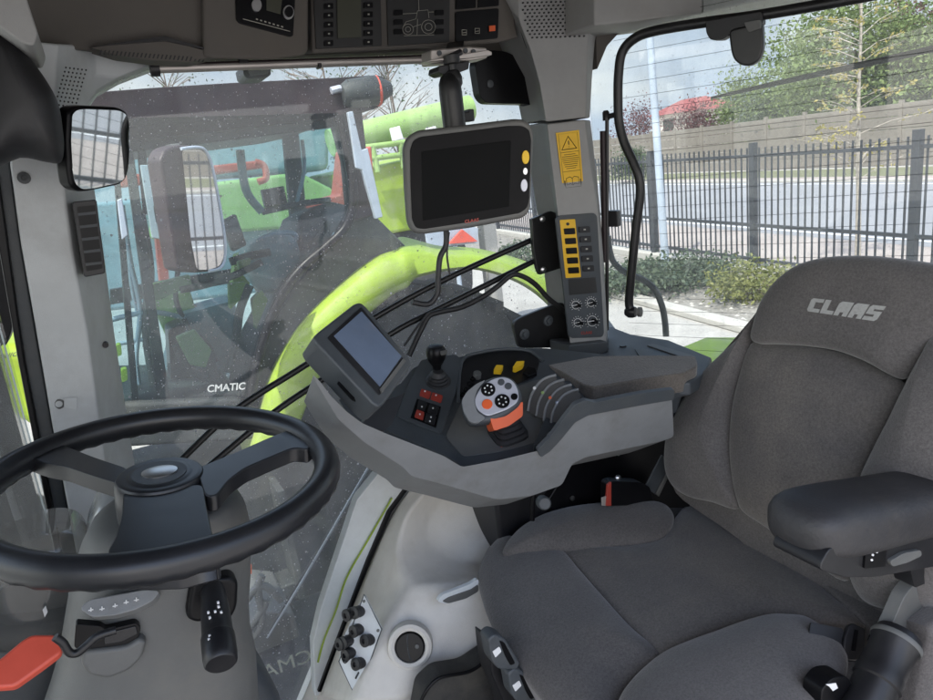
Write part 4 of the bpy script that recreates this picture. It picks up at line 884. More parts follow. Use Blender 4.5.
# cushion
CUZ = 1.735
def cz(z, tx=0.0, ty=0.0): return ((.7,.85,z), (tx, ty, 1))
pillow('cushion_base', [(490,590),(520,540),(600,515),(700,508),(760,530),(860,640),(900,720),(820,800),(640,800),(560,720)], cz(CUZ-.045), .0, .09, M['seat'], st_, n=3, back=.85)
pillow('cushion_side', [(505,555),(504,548),(511,538),(523,527),(545,516),(580,508),(630,503.5),(655,503),(668,507),(674,518),(669,532),(650,543),(600,548.5),(560,549.5),(530,552)], cz(CUZ,.0,-.06), .034, .07, M['seat'], st_, pw=1.9)
pillow('cushion_front', [(478,575),(482,561),(490,547),(505,536),(532,543),(560,549),(580,571),(603,597),(632,629),(663,657),(645,672),(625,690),(615,720),(600,745),(560,720),(520,672),(500,642),(487,615),(480,592)], cz(CUZ,-.08,0), .034, .06, M['seat'], st_, pw=2.1, centre=(560,635))
pillow('cushion_centre', [(560,549),(600,548),(650,543),(668,532),(675,518),(689,507),(720,522),(748,538),(785,563),(818,585),(865,626),(840,625),(811,621),(771,618),(718,635),(662,657),(632,629),(603,597),(580,571)], cz(CUZ), .020, .07, M['seat_mid'], st_, pw=3)
pillow('cushion_rear', [(689,507),(710,502),(745,507),(790,527),(830,545),(900,592),(915,640),(890,640),(865,626),(818,585),(785,563),(748,538),(720,522)], cz(CUZ,-.0,0), .012, .07, M['seat'], st_, pw=5)
pillow('cushion_side', [(662,657),(690,645),(718,635),(745,625),(771,618),(790,617.5),(812,621),(840,642),(848,665),(838,700),(810,760),(740,820),(640,810),(605,750),(615,710),(625,690),(642,672)], cz(CUZ,0,.04), .045, .08, M['seat'], st_, pw=1.9)
# seat frame and adjusters in front
for i, (x, y) in enumerate(((503,652),(523,686))):
    aj = prism('adjuster_handle', [(x-15,y-12),(x-8,y-18),(x+2,y-14),(x+18,y+12),(x+14,y+18),(x-4,y+18),(x-11,y+10)], ('Y', .86+.0*i), .03, M['charcoal'], st_, r=4, bevel=.004)
    prism('handle_opening', [(x-4,y-12),(x+1,y-10),(x+12,y+11),(x+7,y+13),(x+2,y+4)], ('Y', .86), .003, M['gloss_black'], aj, r=2, lift=.001, bevel=0)
    prism('seat_symbol', [(x-11,y-1),(x-4,y-6),(x-2,y-1),(x-8,y+5)], ('Y', .86), .001, M['white'], aj, r=1, lift=.0015, bevel=0)
prism('seat_frame', [(488,640),(500,648),(548,700),(560,760),(515,760),(505,705),(492,675)], ('Y', .9), .05, M['black'], st_, bevel=.004)
prism('seat_pedestal', [(520,640),(600,660),(760,690),(900,700),(960,800),(560,800)], ('Z', 1.55), .25, M['floor'], st_, bevel=.01)
# near armrest: lies along the X axis beside the backrest
na = thing('seat_armrest', 'black padded seat armrest with worn front end nearest the camera on the right', 'armrest', at(900,560,('Y',.5)))
NA = ('Y', .50)
vs = []; fs = []
rows = []
stx = [(788,518,.0),(790,517,.55),(797,512,.85),(812,507,1.0),(840,502,1.04),(880,493,1.0),(933,483,1.0),(1000,470,1.0),(1060,460,.95)]
for x, y, sc in stx:
    c = at(x, y+16, ('Y', .54)); w, h = .058*max(sc,.04), .040*max(sc,.04)
    ring_ = []
    for j in range(28):
        a = 2*math.pi*j/28; ca, sa_ = math.cos(a), math.sin(a); e = 3.0; q = (abs(ca)**e+abs(sa_)**e)**(-1/e)
        ring_.append(c+V((0, w*ca*q, h*sa_*q*(1.0 if sa_ > 0 else 1.0))))
    rows.append(ring_)
for r in rows: vs += r
k = 28
for i in range(len(rows)-1):
    for j in range(k): fs.append((i*k+j, i*k+(j+1) % k, (i+1)*k+(j+1) % k, (i+1)*k+j))
fs += [tuple(range(k)), tuple(range(len(rows)*k-1, (len(rows)-1)*k-1, -1))]
mk('arm_pad', vs, fs, M['leather'], na, ang=80, sub=1)
prism('arm_frame', [(822,562),(830,548),(860,540),(933,520),(1000,505),(1000,560),(940,566),(905,572),(878,577),(846,578),(820,570)], ('Y', .492), .07, M['black'], na, r=6, bevel=.006)
prism('adjust_panel', [(865,548),(886,541),(884,566),(863,568)], ('Y', .491), .004, M['gloss_black'], na, r=1, lift=.002, bevel=.001)
mbt = MB()
for x, y in ((872,560),(873,555),(877,552),(880,547),(876,547)): mbt.ext(disc((x,y), ('Y', .4885), 1.3, .0, 5), (0,.001,0))
mbt.build('adjust_symbol', M['white'], na, smooth=False)
prism('adjust_wheel', [(888,560),(902,552),(919,549),(920,555),(905,562),(890,566)], ('Y', .490), .02, M['column'], na, r=3, lift=.003, bevel=.002)
prism('arm_stem', [(908,560),(924,552),(934,580),(915,588)], ('Y', .52), .03, M['black'], na, r=2)
# belt parts
bc = thing('belt_buckle', 'black seat belt buckle with red release edge between console and seat', 'belt buckle', at(630,500,('Y',1.13)))
prism('buckle_body', [(608,484),(613,481),(640,482),(650,487),(655,505),(608,506)], ('Y', 1.1), .025, M['gloss_black'], bc, r=3, bevel=.003)
prism('release_button', [(608,485),(611.5,482),(611.5,506),(606,506)], ('Y', 1.098), .006, M['redbtn'], bc, bevel=.001)
MB().lathe(at(618,477.5,('Y',1.12)), (-.2,-.8,.5), [(.006,-.004),(.006,.002),(0,.005)], 10).build('bolt', M['steel'], bc)
prism('metal_tab', [(602,498),(607,496),(607,506),(602,506)], ('Y', 1.1), .004, M['alu'], bc)
prism('strap', [(645,487),(662,455),(672,462),(656,495)], ('Y', 1.12), .004, M['charcoal'], bc)
prism('strap_edge', [(656,494),(671,466),(673,468),(659,497)], ('Y', 1.115), .004, M['column'], bc)
bt = thing('belt_clip', 'black webbing end with plastic clip on the near side of the seat cushion', 'belt clip', at(835,640,('Y',.62)))
BT = (at(835,635,('Y',.6)), V((-.2,-.7,.7)).normalized())
prism('webbing', [(811,622),(842,628),(848,641),(840,644),(809,634)], BT, .004, M['black'], bt, r=1)
prism('clip', [(846,626),(851,623),(864,629),(863,655),(858,662),(846,661),(841,652),(842,638)], BT, .012, M['black'], bt, r=3, lift=.006, bevel=.003)
prism('clip_slot', [(852,630),(856,631),(853,652),(849,651)], BT, .002, M['gloss_black'], bt, lift=.007, bevel=0)
rt = thing('belt_retractor', 'black cylindrical belt retractor under the near armrest with a grey lever', 'belt retractor', at(880,700,('Y',.55)))
ra, rb = at(897,640,('Y',.52)), at(862,712,('Y',.5)); rdv = (rb-ra).normalized(); rln = (rb-ra).length
MB().lathe(ra, rdv, [(.020,-.012),(.030,-.01),(.034,0),(.034,.008),(.031,.012),(.031,rln*.45),(.033,rln*.5),(.033,rln*.6),(.030,rln*.62),(.030,rln*1.1)], 26).build('barrel', M['black'], rt)
MB().lathe(ra, rdv, [(.0345,.0),(.0352,.002),(.0352,.006),(.0345,.008)], 26).build('clamp_band', M['column'], rt)
prism('lever', [(888,634),(905,596),(916,582),(933,572),(950,565),(950,590),(930,597),(912,636),(903,642)], ('Y', .53), .02, M['column'], rt, r=4, bevel=.004)
prism('side_plate', [(906,640),(935,580),(990,560),(990,700),(925,700),(895,680)], ('Y', .55), .04, M['black'], rt, r=3)
tubep('cable', [(884,640),(878,650),(870,640),(885,620),(900,600)], ('Y', .57), .004, M['black'], rt)
prism('tilt_knob', [(822,690),(832,678),(848,676),(856,690),(850,720),(820,720)], ('Y', .52), .03, M['gloss_black'], rt, r=6, bevel=.006)
prism('knob_symbol', [(826,684.5),(836,683),(838,688),(833,691),(830,687)], ('Y', .519), .001, M['white'], rt, bevel=0)
pillow('rear_flank', [(913,700),(918,672),(925,640),(933,620),(990,600),(990,760),(910,760)], ('Y', .5), .02, .05, M['seat'], st_, n=3)
# ================================================================== OUTSIDE
def stone(name, col, col2, scale, bump=.3, fine=60):
    m, t, N, L, p = nodes(name); p.inputs['Roughness'].default_value = .9
    tc = N.new('ShaderNodeTexCoord'); a = N.new('ShaderNodeTexNoise'); a.inputs['Scale'].default_value = scale; a.inputs['Detail'].default_value = 10; a.inputs['Roughness'].default_value = .7
    b = N.new('ShaderNodeTexNoise'); b.inputs['Scale'].default_value = fine; b.inputs['Detail'].default_value = 4
    L.new(tc.outputs['Object'], a.inputs['Vector']); L.new(tc.outputs['Object'], b.inputs['Vector'])
    r = N.new('ShaderNodeValToRGB'); r.color_ramp.elements[0].position = .35; r.color_ramp.elements[1].position = .68
    r.color_ramp.elements[0].color = (*col, 1); r.color_ramp.elements[1].color = (*col2, 1); 
    mi_ = N.new('ShaderNodeMix'); mi_.inputs[0].default_value = .45; L.new(a.outputs['Fac'], mi_.inputs[2]); L.new(b.outputs['Fac'], mi_.inputs[3]); L.new(mi_.outputs[0], r.inputs[0])
    L.new(r.outputs[0], p.inputs['Base Color'])
    bp = N.new('ShaderNodeBump'); bp.inputs['Strength'].default_value = bump; bp.inputs['Distance'].default_value = .03; L.new(b.outputs['Fac'], bp.inputs['Height']); L.new(bp.outputs[0], p.inputs['Normal'])
    return m
M['yard'] = stone('yard ground', (.27,.255,.235), (.42,.40,.37), 1.2, fine=25)
M['asphalt'] = stone('asphalt', (.20,.20,.215), (.27,.27,.28), .5, .1, 90)
M['verge'] = stone('verge', (.27,.225,.205), (.40,.35,.32), .8, .4, 14)
M['gravel'] = stone('gravel', (.12,.105,.09), (.34,.32,.29), 4, .8, 22)
M['kerb'] = stone('kerb concrete', (.34,.32,.29), (.46,.44,.4), 3, .1, 60)
M['grassmat'] = stone('grass', (.10,.105,.05), (.19,.19,.11), 2, .6, 30)
M['wallconc'] = stone('wall concrete', (.15,.13,.11), (.25,.22,.19), 1.0, .2, 30)
M['fence'] = mat('fence paint', (.026,.03,.038), .5, var=.2, dirt=(.07,.065,.06), dirtamt=.3)
M['pole'] = mat('pole paint', (.40,.46,.54), .5, var=.1, scale=3, dirt=(.3,.3,.3), dirtamt=.4)
M['bark'] = mat('bark', (.16,.125,.1), .9, var=.4, scale=10, bump=.4, bscale=40)
M['palebark'] = mat('pale bark', (.36,.32,.27), .85, var=.4, scale=20)
M['roofred'] = mat('red roof tiles', (.24,.06,.055), .7, var=.12)
M['render'] = mat('pale house wall', (.55,.5,.44), .9, var=.08)
def leafmat(name, c, c2):
    m, t, N, L, p = nodes(name); p.inputs['Roughness'].default_value = .6
    g = N.new('ShaderNodeNewGeometry'); r = N.new('ShaderNodeValToRGB'); r.color_ramp.elements[0].color = (*c, 1); r.color_ramp.elements[1].color = (*c2, 1)
    L.new(g.outputs['Random Per Island'], r.inputs[0]); L.new(r.outputs[0], p.inputs['Base Color'])
    tl = N.new('ShaderNodeBsdfTranslucent'); L.new(r.outputs[0], tl.inputs[0]); ms = N.new('ShaderNodeMixShader'); ms.inputs[0].default_value = .35
    L.new(p.outputs[0], ms.inputs[1]); L.new(tl.outputs[0], ms.inputs[2]); L.new(ms.outputs[0], N['Material Output'].inputs[0])
    return m
M['leaf'] = leafmat('spring leaf', (.085,.13,.035), (.21,.27,.09)); M['leafdark'] = leafmat('dark leaf', (.035,.06,.03), (.08,.12,.05))
M['leafred'] = leafmat('red leaf', (.09,.03,.04), (.17,.07,.07)); M['bud'] = leafmat('yellow bud', (.3,.26,.06), (.45,.38,.12)); M['juniper'] = leafmat('juniper', (.05,.08,.05), (.12,.15,.09))
M['goldbush'] = leafmat('golden bush', (.13,.15,.035), (.25,.25,.08))
def foliage(mb, c, rad, n, size, clumps=30, spread=.28):
    c = V(c); R_ = random
    cs = []
    for i in range(clumps):
        while True:
            v = V((R_.uniform(-1,1), R_.uniform(-1,1), R_.uniform(-1,1)))
            if .25 < v.length < 1: break
        cs.append((v, R_.uniform(.6,1.3)))
    for i in range(n):
        v, s = R_.choice(cs); q = v+V((R_.gauss(0,spread), R_.gauss(0,spread), R_.gauss(0,spread)))*s
        p = c+V((q.x*rad[0], q.y*rad[1], q.z*rad[2]))
        if p.z < .03: continue
        a = V((R_.gauss(0,1),R_.gauss(0,1),R_.gauss(0,1))).normalized(); b = a.cross(V((R_.gauss(0,1),R_.gauss(0,1),R_.gauss(0,1)))).normalized(); z = size*R_.uniform(.6,1.4)
        mb.add([p-a*z, p+b*z*.5, p+a*z, p-b*z*.5], [(0,1,2,3)])
def limbs(mb, base, h, r, n, spread, up=.5):
    base = V(base); top = base+V((random.uniform(-.05,.05)*h, random.uniform(-.05,.05)*h, h))
    mb.tube(spline([base, base.lerp(top,.4)+V((.02*h,0,0)), top], 4), [r*(1-.1*i) for i in range(9)][:len(spline([base, base.lerp(top,.4), top], 4))], 6)
    for i in range(n):
        t = random.uniform(.3,.95); p = base.lerp(top, t); a = random.uniform(0,6.28); l = spread*(1.15-t*.6)*random.uniform(.6,1.1)
        e = p+V((math.cos(a)*l, math.sin(a)*l, l*up*random.uniform(.6,1.4)))
        mb.tube([p, p.lerp(e,.5)+V((0,0,.06*l)), e], [r*.45*(1-t*.5), r*.28*(1-t*.5), r*.1], 5)
        for k in range(3):
            q = p.lerp(e, random.uniform(.4,1)); b = a+random.uniform(-1,1); l2 = l*.45
            mb.tube([q, q+V((math.cos(b)*l2, math.sin(b)*l2, l2*.5))], [r*.15, r*.05], 4)
def tree(name, label, base, h, rad, lm, n=2600, size=.16, group=None, trunk='bark', clumps=40, cz_=.62):
    t = thing(name, label, 'tree' if 'tree' in name else 'shrub', base, group); b = V(base)
    m1 = MB(); limbs(m1, b, h*.75, h*.022, 10, rad[0]*.7); m1.build('trunk', M[trunk], t)
    m2 = MB(); foliage(m2, b+V((0,0,h*cz_)), rad, n, size, clumps); m2.build('crown', M[lm], t, smooth=False)
    return t
G0 = ('Z', 0)
# ground sheets
def sheet(name, pts, z, m): return tag(mk(name, [V((x,y,z)) for x, y in pts], [tuple(range(len(pts)))], M[m], smooth=False), kind='structure')
sheet('ground', [(-600,-600),(600,-600),(600,600),(-600,600)], 0, 'yard')
FX = lambda y: 9.77+.147*(y-8.42)
def strip(name, a0, a1, z, m): return sheet(name, [(a0+.147*(y-8.42), y) for y in (-120, 160)]+[(a1+.147*(y-8.42), y) for y in (160, -120)], z, m)
strip('planting_bed', 7.4, 9.6, .012, 'gravel')
strip('verge', 9.95, 13.2, .008, 'verge')
strip('road', 13.2, 23.2, .012, 'asphalt')
strip('far_verge', 23.2, 25.0, .008, 'verge')
strip('grass_strip', 25.0, 28.2, .012, 'grassmat')
strip('road_edge_line', 22.5, 22.65, .016, 'white'); strip('road_edge_line', 13.6, 13.72, .016, 'white')
for nm, a, b, h in (('kerb', 7.15, 7.4, .09), ('kerb', 23.1, 23.3, .1), ('fence_plinth', 9.6, 9.95, .14)):
    m1 = MB(); p_ = [V((a+.147*(-60-8.42),-60,0)),V((b+.147*(-60-8.42),-60,0)),V((b+.147*(110-8.42),110,0)),V((a+.147*(110-8.42),110,0))]
    tag(m1.ext(p_, (0,0,h)).build(nm, M['kerb'], None, bevel=.02), kind='structure')
# fence: one section per bay, each with its post, rails and pickets
zt = at(752,146,('X',9.77)).z
bay = 2.95; fd = V((.147,1,0)).normalized()
def fence_bay(y0, label):
    b0 = V((FX(y0), y0, 0)); f = thing('fence_section', label, 'fence section', b0, 'dark steel fence sections along the road')
    MB().box((b0.x-.05,b0.y-.05,0),(b0.x+.05,b0.y+.05,zt+.05)).build('post', M['fence'], f)
    for z in (zt-.16, zt*.40, .28): MB().bar(b0+V((0,0,z)), b0+fd*bay+V((0,0,z)), .04, .05).build('rail', M['fence'], f)
    for i in range(20):
        p = b0+fd*(bay*(i+1)/21); MB().bar(p+V((0,0,.16)), p+V((0,0,zt-.03+(0 if i % 2 else .0))), .022).build('picket', M['fence'], f)
    return f
ys = [8.42+bay*.989*k for k in range(-3, 7)]
names = ['nearest bay of the dark steel fence, seen low at the right above the seat','bay of the dark steel fence right of the birch sapling','bay of the dark steel fence between two thick posts behind the sapling','bay of the dark steel fence between the middle post and the pale pole',
         'bay of the dark steel fence just left of the pale pole','bay of the dark steel fence seen right beside the switch pillar','bay of the dark steel fence glimpsed between terminal and switch pillar','far bay of the dark steel fence behind the hanging terminal','far bay of the dark steel fence beside the red triangle','farthest bay of the dark steel fence behind the harvester']
for y, nm in zip(ys, names): fence_bay(y, nm)
# pale light pole
pb = at(666,271,G0); ptop = at(650,40,('Y', pb.y)); 
lp = thing('light_pole', 'pale blue grey slightly leaning pole by the dark fence', 'pole', pb)
MB().tube([pb, pb+(ptop-pb)*.5, pb+(ptop-pb)*1.5], [.075,.068,.06], 14).build('pole_shaft', M['pole'], lp)
MB().lathe(pb, (0,0,1), [(.12,0),(.12,.02),(.08,.03)], 12).build('base_plate', M['pole'], lp)
# garden wall of precast panels across the road
w0_, w1_ = V((29+.147*(-25-8.42),-25,0)), V((29+.147*(60-8.42),60,0)); wd = (w1_-w0_).normalized()
def wall_bay(i, h=2.55):
    a = w0_+wd*(2.6*i); q = thing('garden_wall', 'bay of the pale precast concrete wall across the road', 'garden wall', a, 'precast wall bays across the road')
    for j in range(5):
        b = a+wd*.06+V((0,0,j*h/5)); MB().bar(b+V((0,0,h/10)), b+wd*2.5+V((0,0,h/10)), .06, h/5-.02).build('wall_panel', M['wallconc'], q, bevel=.01, seg=1)
    MB().bar(a, a+V((0,0,h+.12)), .16, .16).build('wall_post', M['wallconc'], q)
    return q
def cpy(o, loc, label=None):
    c = o.copy(); COL.objects.link(c); c.location = V(loc)
    if label: c['label'] = label
    for ch in list(o.children):
        d = ch.copy(); COL.objects.link(d); d.parent = c
    return c
wproto = wall_bay(9)
for i in range(10, 31): cpy(wproto, w0_+wd*(2.6*i))
# house with red roof beyond the wall
hb_ = at(690,118,('X',52)); hb_.z = 0
hs_ = thing('red_roof_house', 'pale house with red roof beyond the concrete wall', 'house', hb_)
hz = at(690,111,('X',52)).z; hr_ = at(690,98.5,('X',52)).z
MB().box((hb_.x-3,hb_.y-3.0,0),(hb_.x+3,hb_.y+2.0,hz)).build('wall', M['render'], hs_)
a, b = V((hb_.x-3.4,0,0)), V((hb_.x+3.4,0,0))
MB().add([V((hb_.x-3.5,hb_.y-3.4,hz-.1)),V((hb_.x+3.5,hb_.y-3.4,hz-.1)),V((hb_.x+3.5,hb_.y+2.3,hz-.1)),V((hb_.x-3.5,hb_.y+2.3,hz-.1)),V((hb_.x,hb_.y-2.0,hr_)),V((hb_.x,hb_.y+1.0,hr_))],
   [(0,3,2,1),(0,4,5,3),(1,2,5,4),(0,1,4),(2,3,5)]).build('roof', M['roofred'], hs_, smooth=False)
MB().box((hb_.x-3.03,hb_.y-1,hz-1.6),(hb_.x-2.98,hb_.y+.4,hz-.5)).build('window', M['gloss_black'], hs_)
# trees and shrubs beyond the wall
def gp(px, X): 
    p = at(px, 200, ('X', X)); return V((p.x, p.y, 0))
def topz(px, y, X): return at(px, y, ('X', X)).z
for nm, lab, px, y, X, r, lm, n, s in (
    ('leafy_tree', 'fresh green tree at the left end of the grove over the wall', 748, 72, 33, 1.9, 'leaf', 3000, .17),
    ('leafy_tree', 'tall fresh green tree above the wall just left of the birch', 800, 38, 34, 2.9, 'leaf', 4600, .18),
    ('leafy_tree', 'broad fresh green tree behind the birch sapling and wiper', 855, 12, 36, 3.6, 'leaf', 5600, .19),
    ('leafy_tree', 'fresh green tree filling the right edge above the wall', 925, 20, 33, 3.4, 'leaf', 5200, .18),
    ('leafy_tree', 'dark lower tree between the green ones just above the wall', 775, 95, 31.5, 1.9, 'leafdark', 2600, .15),
    ('leafy_tree', 'low dark tree above the wall at the far right', 890, 75, 31, 2.4, 'leafdark', 3000, .15),
    ('red_tree', 'reddish leaved tree in the top right corner', 940, -6, 40, 3.2, 'leafred', 4200, .2),
    ('red_shrub', 'dark reddish shrub right of the red roof', 701, 105, 31, 1.5, 'leafred', 2200, .13),
    ('red_shrub', 'sparse reddish shrub left of the red roof behind the pole', 643, 104, 31, 1.9, 'leafred', 1300, .13),
    ('bushy_tree', 'round brown green bush behind the pale pole by the wall', 634, 150, 26.5, 1.1, 'leafdark', 1300, .11)):
    h = topz(px, y, X); X = X+5 if X < 35 and X > 27 else X; h = topz(px, y, X); b = gp(px, X); hh = max(h*.5, r*.5)
    tree(nm, lab, b, h, (r, r, h*.42), lm, int(n*2.2), s*.62, None, cz_=.58)
# far trees seen behind the parked machines through the dusty side window
for i, (x, y, h, r) in enumerate(((10,32,7.5,2.6),(15,36,8.5,3.0),(4,38,8,3.0))):
    t = thing('bare_tree', ('bare twiggy tree showing above the parked cab right of the beacon','bare twiggy tree farther right behind the terminal arm','bare twiggy tree above the middle of the parked cab roof')[i], 'tree', (x,y,0))
    m1 = MB(); limbs(m1, (x,y,0), h, .13, 34, r, .75); m1.build('trunk', M['bark'], t)
    m2 = MB(); foliage(m2, (x,y,h*.7), (r,r,h*.4), 500, .07, 50); m2.build('crown', M['leafdark'], t, smooth=False)
# birch sapling inside the road verge
sb_ = at(857,262,G0); ss = thing('birch_sapling', 'slim pale birch sapling with yellowish buds in front of the road', 'tree', sb_)
stz = at(861,-30,('X',sb_.x)).z; m1 = MB(); st0 = sb_; stt = V((sb_.x, at(861,-30,('X',sb_.x)).y, stz))
m1.tube([st0.lerp(stt, i/8)+V((0,random.uniform(-.02,.02),0)) for i in range(9)], [.05-.0045*i for i in range(9)], 7); m2 = MB()
for i in range(46):
    t_ = .3+.68*i/46; p = st0.lerp(stt, t_); a = random.uniform(0,6.28); l = random.uniform(.5,1.15)*(1.25-t_*.7)
    e = p+V((math.cos(a)*l, math.sin(a)*l, l*random.uniform(.1,.6))); mid = p.lerp(e,.5)+V((0,0,.05))
    m1.tube([p, mid, e], [.009,.006,.003], 4)
    for k in range(4):
        q = p.lerp(e, random.uniform(.3,1)); b = a+random.uniform(-1.2,1.2); l2 = l*random.uniform(.2,.45); e2 = q+V((math.cos(b)*l2, math.sin(b)*l2, l2*.3)); m1.tube([q,e2], [.004,.002], 3)
        for w in range(4): foliage(m2, q.lerp(e2, random.uniform(.2,1)), (.04,.04,.04), 2, .028, 3)
m1.build('trunk', M['palebark'], ss); m2.build('crown', M['bud'], ss, smooth=False)
# shrubs in the bed
def bush(label, px, py, r, h, lm, n, size, name='low_shrub', z=.05):
    b = at(px, py, G0); t = thing(name, label, 'shrub', b)
    m1 = MB()
    for i in range(14):
        a = random.uniform(0,6.28); l = r*random.uniform(.4,.8); m1.tube([b, b+V((math.cos(a)*l, math.sin(a)*l, h*random.uniform(.3,.8)))], [.012,.004], 4)
    m1.build('stem', M['bark'], t); m2 = MB(); foliage(m2, b+V((0,0,h*.45)), (r,r,h*.5), n, size, 40, .25); m2.build('foliage', M[lm], t, smooth=False)
bush('wide grey green juniper shrub at the foot of the pale pole', 672, 287, .95, .55, 'juniper', 3600, .04)
bush('grey green juniper shrub right beside the ball end of the frame tube', 640, 292, .7, .5, 'juniper', 2400, .04)
bush('golden yellow shrub next to the headrest edge', 752, 300, .6, .55, 'goldbush', 3000, .035)
bush('small dark shrub between the juniper and the golden shrub', 705, 280, .45, .35, 'juniper', 1400, .035)
bush('small green shrub behind the bracket of the black rods', 528, 262, .8, .5, 'juniper', 2000, .04)
# stones in the bed
m1 = MB()
for i in range(900):
    y = random.uniform(3,16); x = random.uniform(7.45,9.55)+.147*(y-8.42); s = random.uniform(.012,.045); a = random.uniform(0,3.1)
    ca, sa_ = math.cos(a)*s, math.sin(a)*s; z = .012+s*.5
    m1.add([(x-ca,y-sa_,.012),(x+sa_,y-ca,.012),(x+ca,y+sa_,.012),(x-sa_,y+ca,.012),(x+random.uniform(-.3,.3)*s,y,z)], [(0,1,4),(1,2,4),(2,3,4),(3,0,4)])
tag(m1.build('bed_stones', M['kerb'], None, smooth=False), 'loose pale stones scattered over the planting bed', 'stones', kind='stuff')
# our own rear mudguard seen through the rear window
MB_ = MB(); q = ats([(668,334),(700,338),(745,352),(800,370)], ('Z', 1.86)); 
fg = []
vs = []; fs = []
for i in range(9):
    a = math.radians(-50+i*18); x = 2.0+.75*math.sin(a); z = 1.0+.73*math.cos(a)
    vs += [V((x,1.25,z)), V((x,2.0,z)), V((x,2.03,z-.06))]
for i in range(8):
    for j in range(2): fs.append((i*3+j, i*3+j+1, (i+1)*3+j+1, (i+1)*3+j))
tag(mk('rear_mudguard', vs, fs, M['lime'], None, solid=.02, ang=60), 'lime green rear mudguard of this tractor just outside the rear window', 'mudguard')

# ------------------------------------------------ neighbouring tractor
NY = 3.2; NPL = ('Y', NY)
nt = thing('parked_tractor', 'lime green tractor with dark roof and glazed cab parked alongside', 'tractor', (.9, 3.9, 0))
prism('roof', [(-40,104),(60,95),(150,88),(230,83),(340,77.5),(377,75),(384,77),(387,84),(387,98),(381,106),(372,110),(340,117),(250,128),(110,143),(-40,158)], NPL, 1.7, M['maroon'], nt, r=3, bevel=.03, seg=3)
lamp = MB().lathe(at(372,91,('Y',NY-.03)), V((1,-.05,.05)), [(.045,-.14),(.062,-.11),(.066,.02),(.05,.05),(.03,.09),(.0,.095)], 18).build('work_lamp', M['dark_machine'], nt)
MB().lathe(at(376,91,('Y',NY-.03)), V((1,-.05,.05)), [(.066,-.004),(.0675,0),(.0675,.008),(.060,.009)], 18).build('lamp_ring', M['redlever'], lamp)
MB().tube(ats([(331,91),(338,89),(352,88)], ('Y',NY-.02)), .016, 8).build('handle', M['silver'], nt)
prism('cab_pillar', [(332,112),(362,106),(368,160),(374,216),(352,222),(346,160)], ('Y',NY+.01), .1, M['maroon'], nt, bevel=.01)
prism('roof_liner', [(-30,160),(110,143),(250,128),(340,117),(342,126),(250,138),(110,155)], ('Y',NY+.06), .06, M['maroon'], nt, bevel=.01)
prism('white_post', [(348,112),(353,111),(362,150),(368,148),(383,217),(376,219),(362,170),(356,168)], ('Y',NY-.05), .03, M['pole'], nt, bevel=.004)
tubep('door_frame', [(340,115),(347,150),(352,180),(353,205),(345,228),(325,248),(305,265),(288,285),(272,315),(262,345),(255,375),(250,402)], ('Y',NY-.02), .022, M['gloss_black'], nt, n=8)
tubep('door_frame', [(251,402),(190,408),(120,416)], ('Y',NY-.02), .02, M['gloss_black'], nt)
prism('cab_glass', [(60,120),(338,113),(347,150),(352,205),(325,247),(288,285),(262,345),(250,402),(120,416)], NPL, .012, M['glass_far'], nt, bevel=0, smooth=False)
gl_ = nt.children[-1]
text('glass_decal', 'CMATIC', at(207,392.5,('Y',NY-.006)), at(245,389.5,('Y',NY-.006)), at(207.5,385,('Y',NY-.006)), M['white'], nt, bold=.02)
for q in ([(124,150),(133,150),(172,412),(160,413)], [(112,150),(118,150),(140,415),(133,415)], [(138,150),(146,150),(152,215),(144,215)]):
    prism('front_pillar', q, ('Y',NY+.02), .08, M['dark_machine'], nt, bevel=.006)
for q, mm in (([(117,200),(122,198),(128,235),(122,240)],'pole'), ([(140,165),(148,165),(165,240),(152,238)],'teal_metal'), ([(152,205),(166,203),(169,222),(155,224)],'console_grey')):
    prism('pillar_trim', q, ('Y',NY-.03), .03, M[mm], nt, bevel=.004)
prism('cab_side', [(350,222),(374,214),(410,250),(350,290),(300,340),(262,410),(246,404),(262,345),(292,288),(328,250)], ('Y',NY+.06), .5, M['dark_machine'], nt, bevel=.01)
# inside of that cab
YI = ('Y', NY+.5)
prism('far_window_frame', [(110,290),(345,250),(350,262),(110,305)], ('Y',NY+1.3), .05, M['dark_machine'], nt)
prism('far_pillar', [(283,125),(298,124),(312,270),(296,272)], ('Y',NY+1.25), .06, M['dark_machine'], nt)
pillow('cab_seat', [(300,215),(345,205),(352,260),(330,275),(300,272),(285,300),(262,300),(268,280),(292,262)], YI, .08, .4, M['maroon'], nt, n=3)
pillow('dashboard', [(250,245),(290,235),(300,258),(290,285),(262,292),(248,275)], ('Y',NY+.35), .06, .3, M['teal_metal'], nt, n=3)
tubep('steering_ring', [(258,242),(272,235),(290,233),(296,238),(284,245),(266,248)], ('Y',NY+.4), .014, M['pole'], nt, closed=True)
prism('terminal', [(222,222),(236,214),(247,245),(233,252)], ('Y',NY+.2), .06, M['dark_machine'], nt, r=2, bevel=.006)
prism('cab_console', [(180,315),(235,300),(240,340),(222,385),(160,395)], ('Y',NY+.6), .25, M['teal_metal'], nt, r=4, bevel=.02)
tubep('control_arm', [(228,372),(236,340),(240,310),(250,285)], ('Y',NY+.2), .02, M['dark_machine'], nt)
tubep('cab_rail', [(180,290),(205,285),(235,275),(262,262)], ('Y',NY+.1), .016, M['dark_machine'], nt)
prism('inner_panel', [(150,300),(190,290),(205,340),(212,368),(190,372),(170,345)], ('Y',NY+.7), .12, M['green'], nt, r=4, bevel=.02)
prism('inner_panel', [(236,255),(252,250),(250,285),(238,300),(230,300)], ('Y',NY+.9), .1, M['lime'], nt, r=2, bevel=.01)
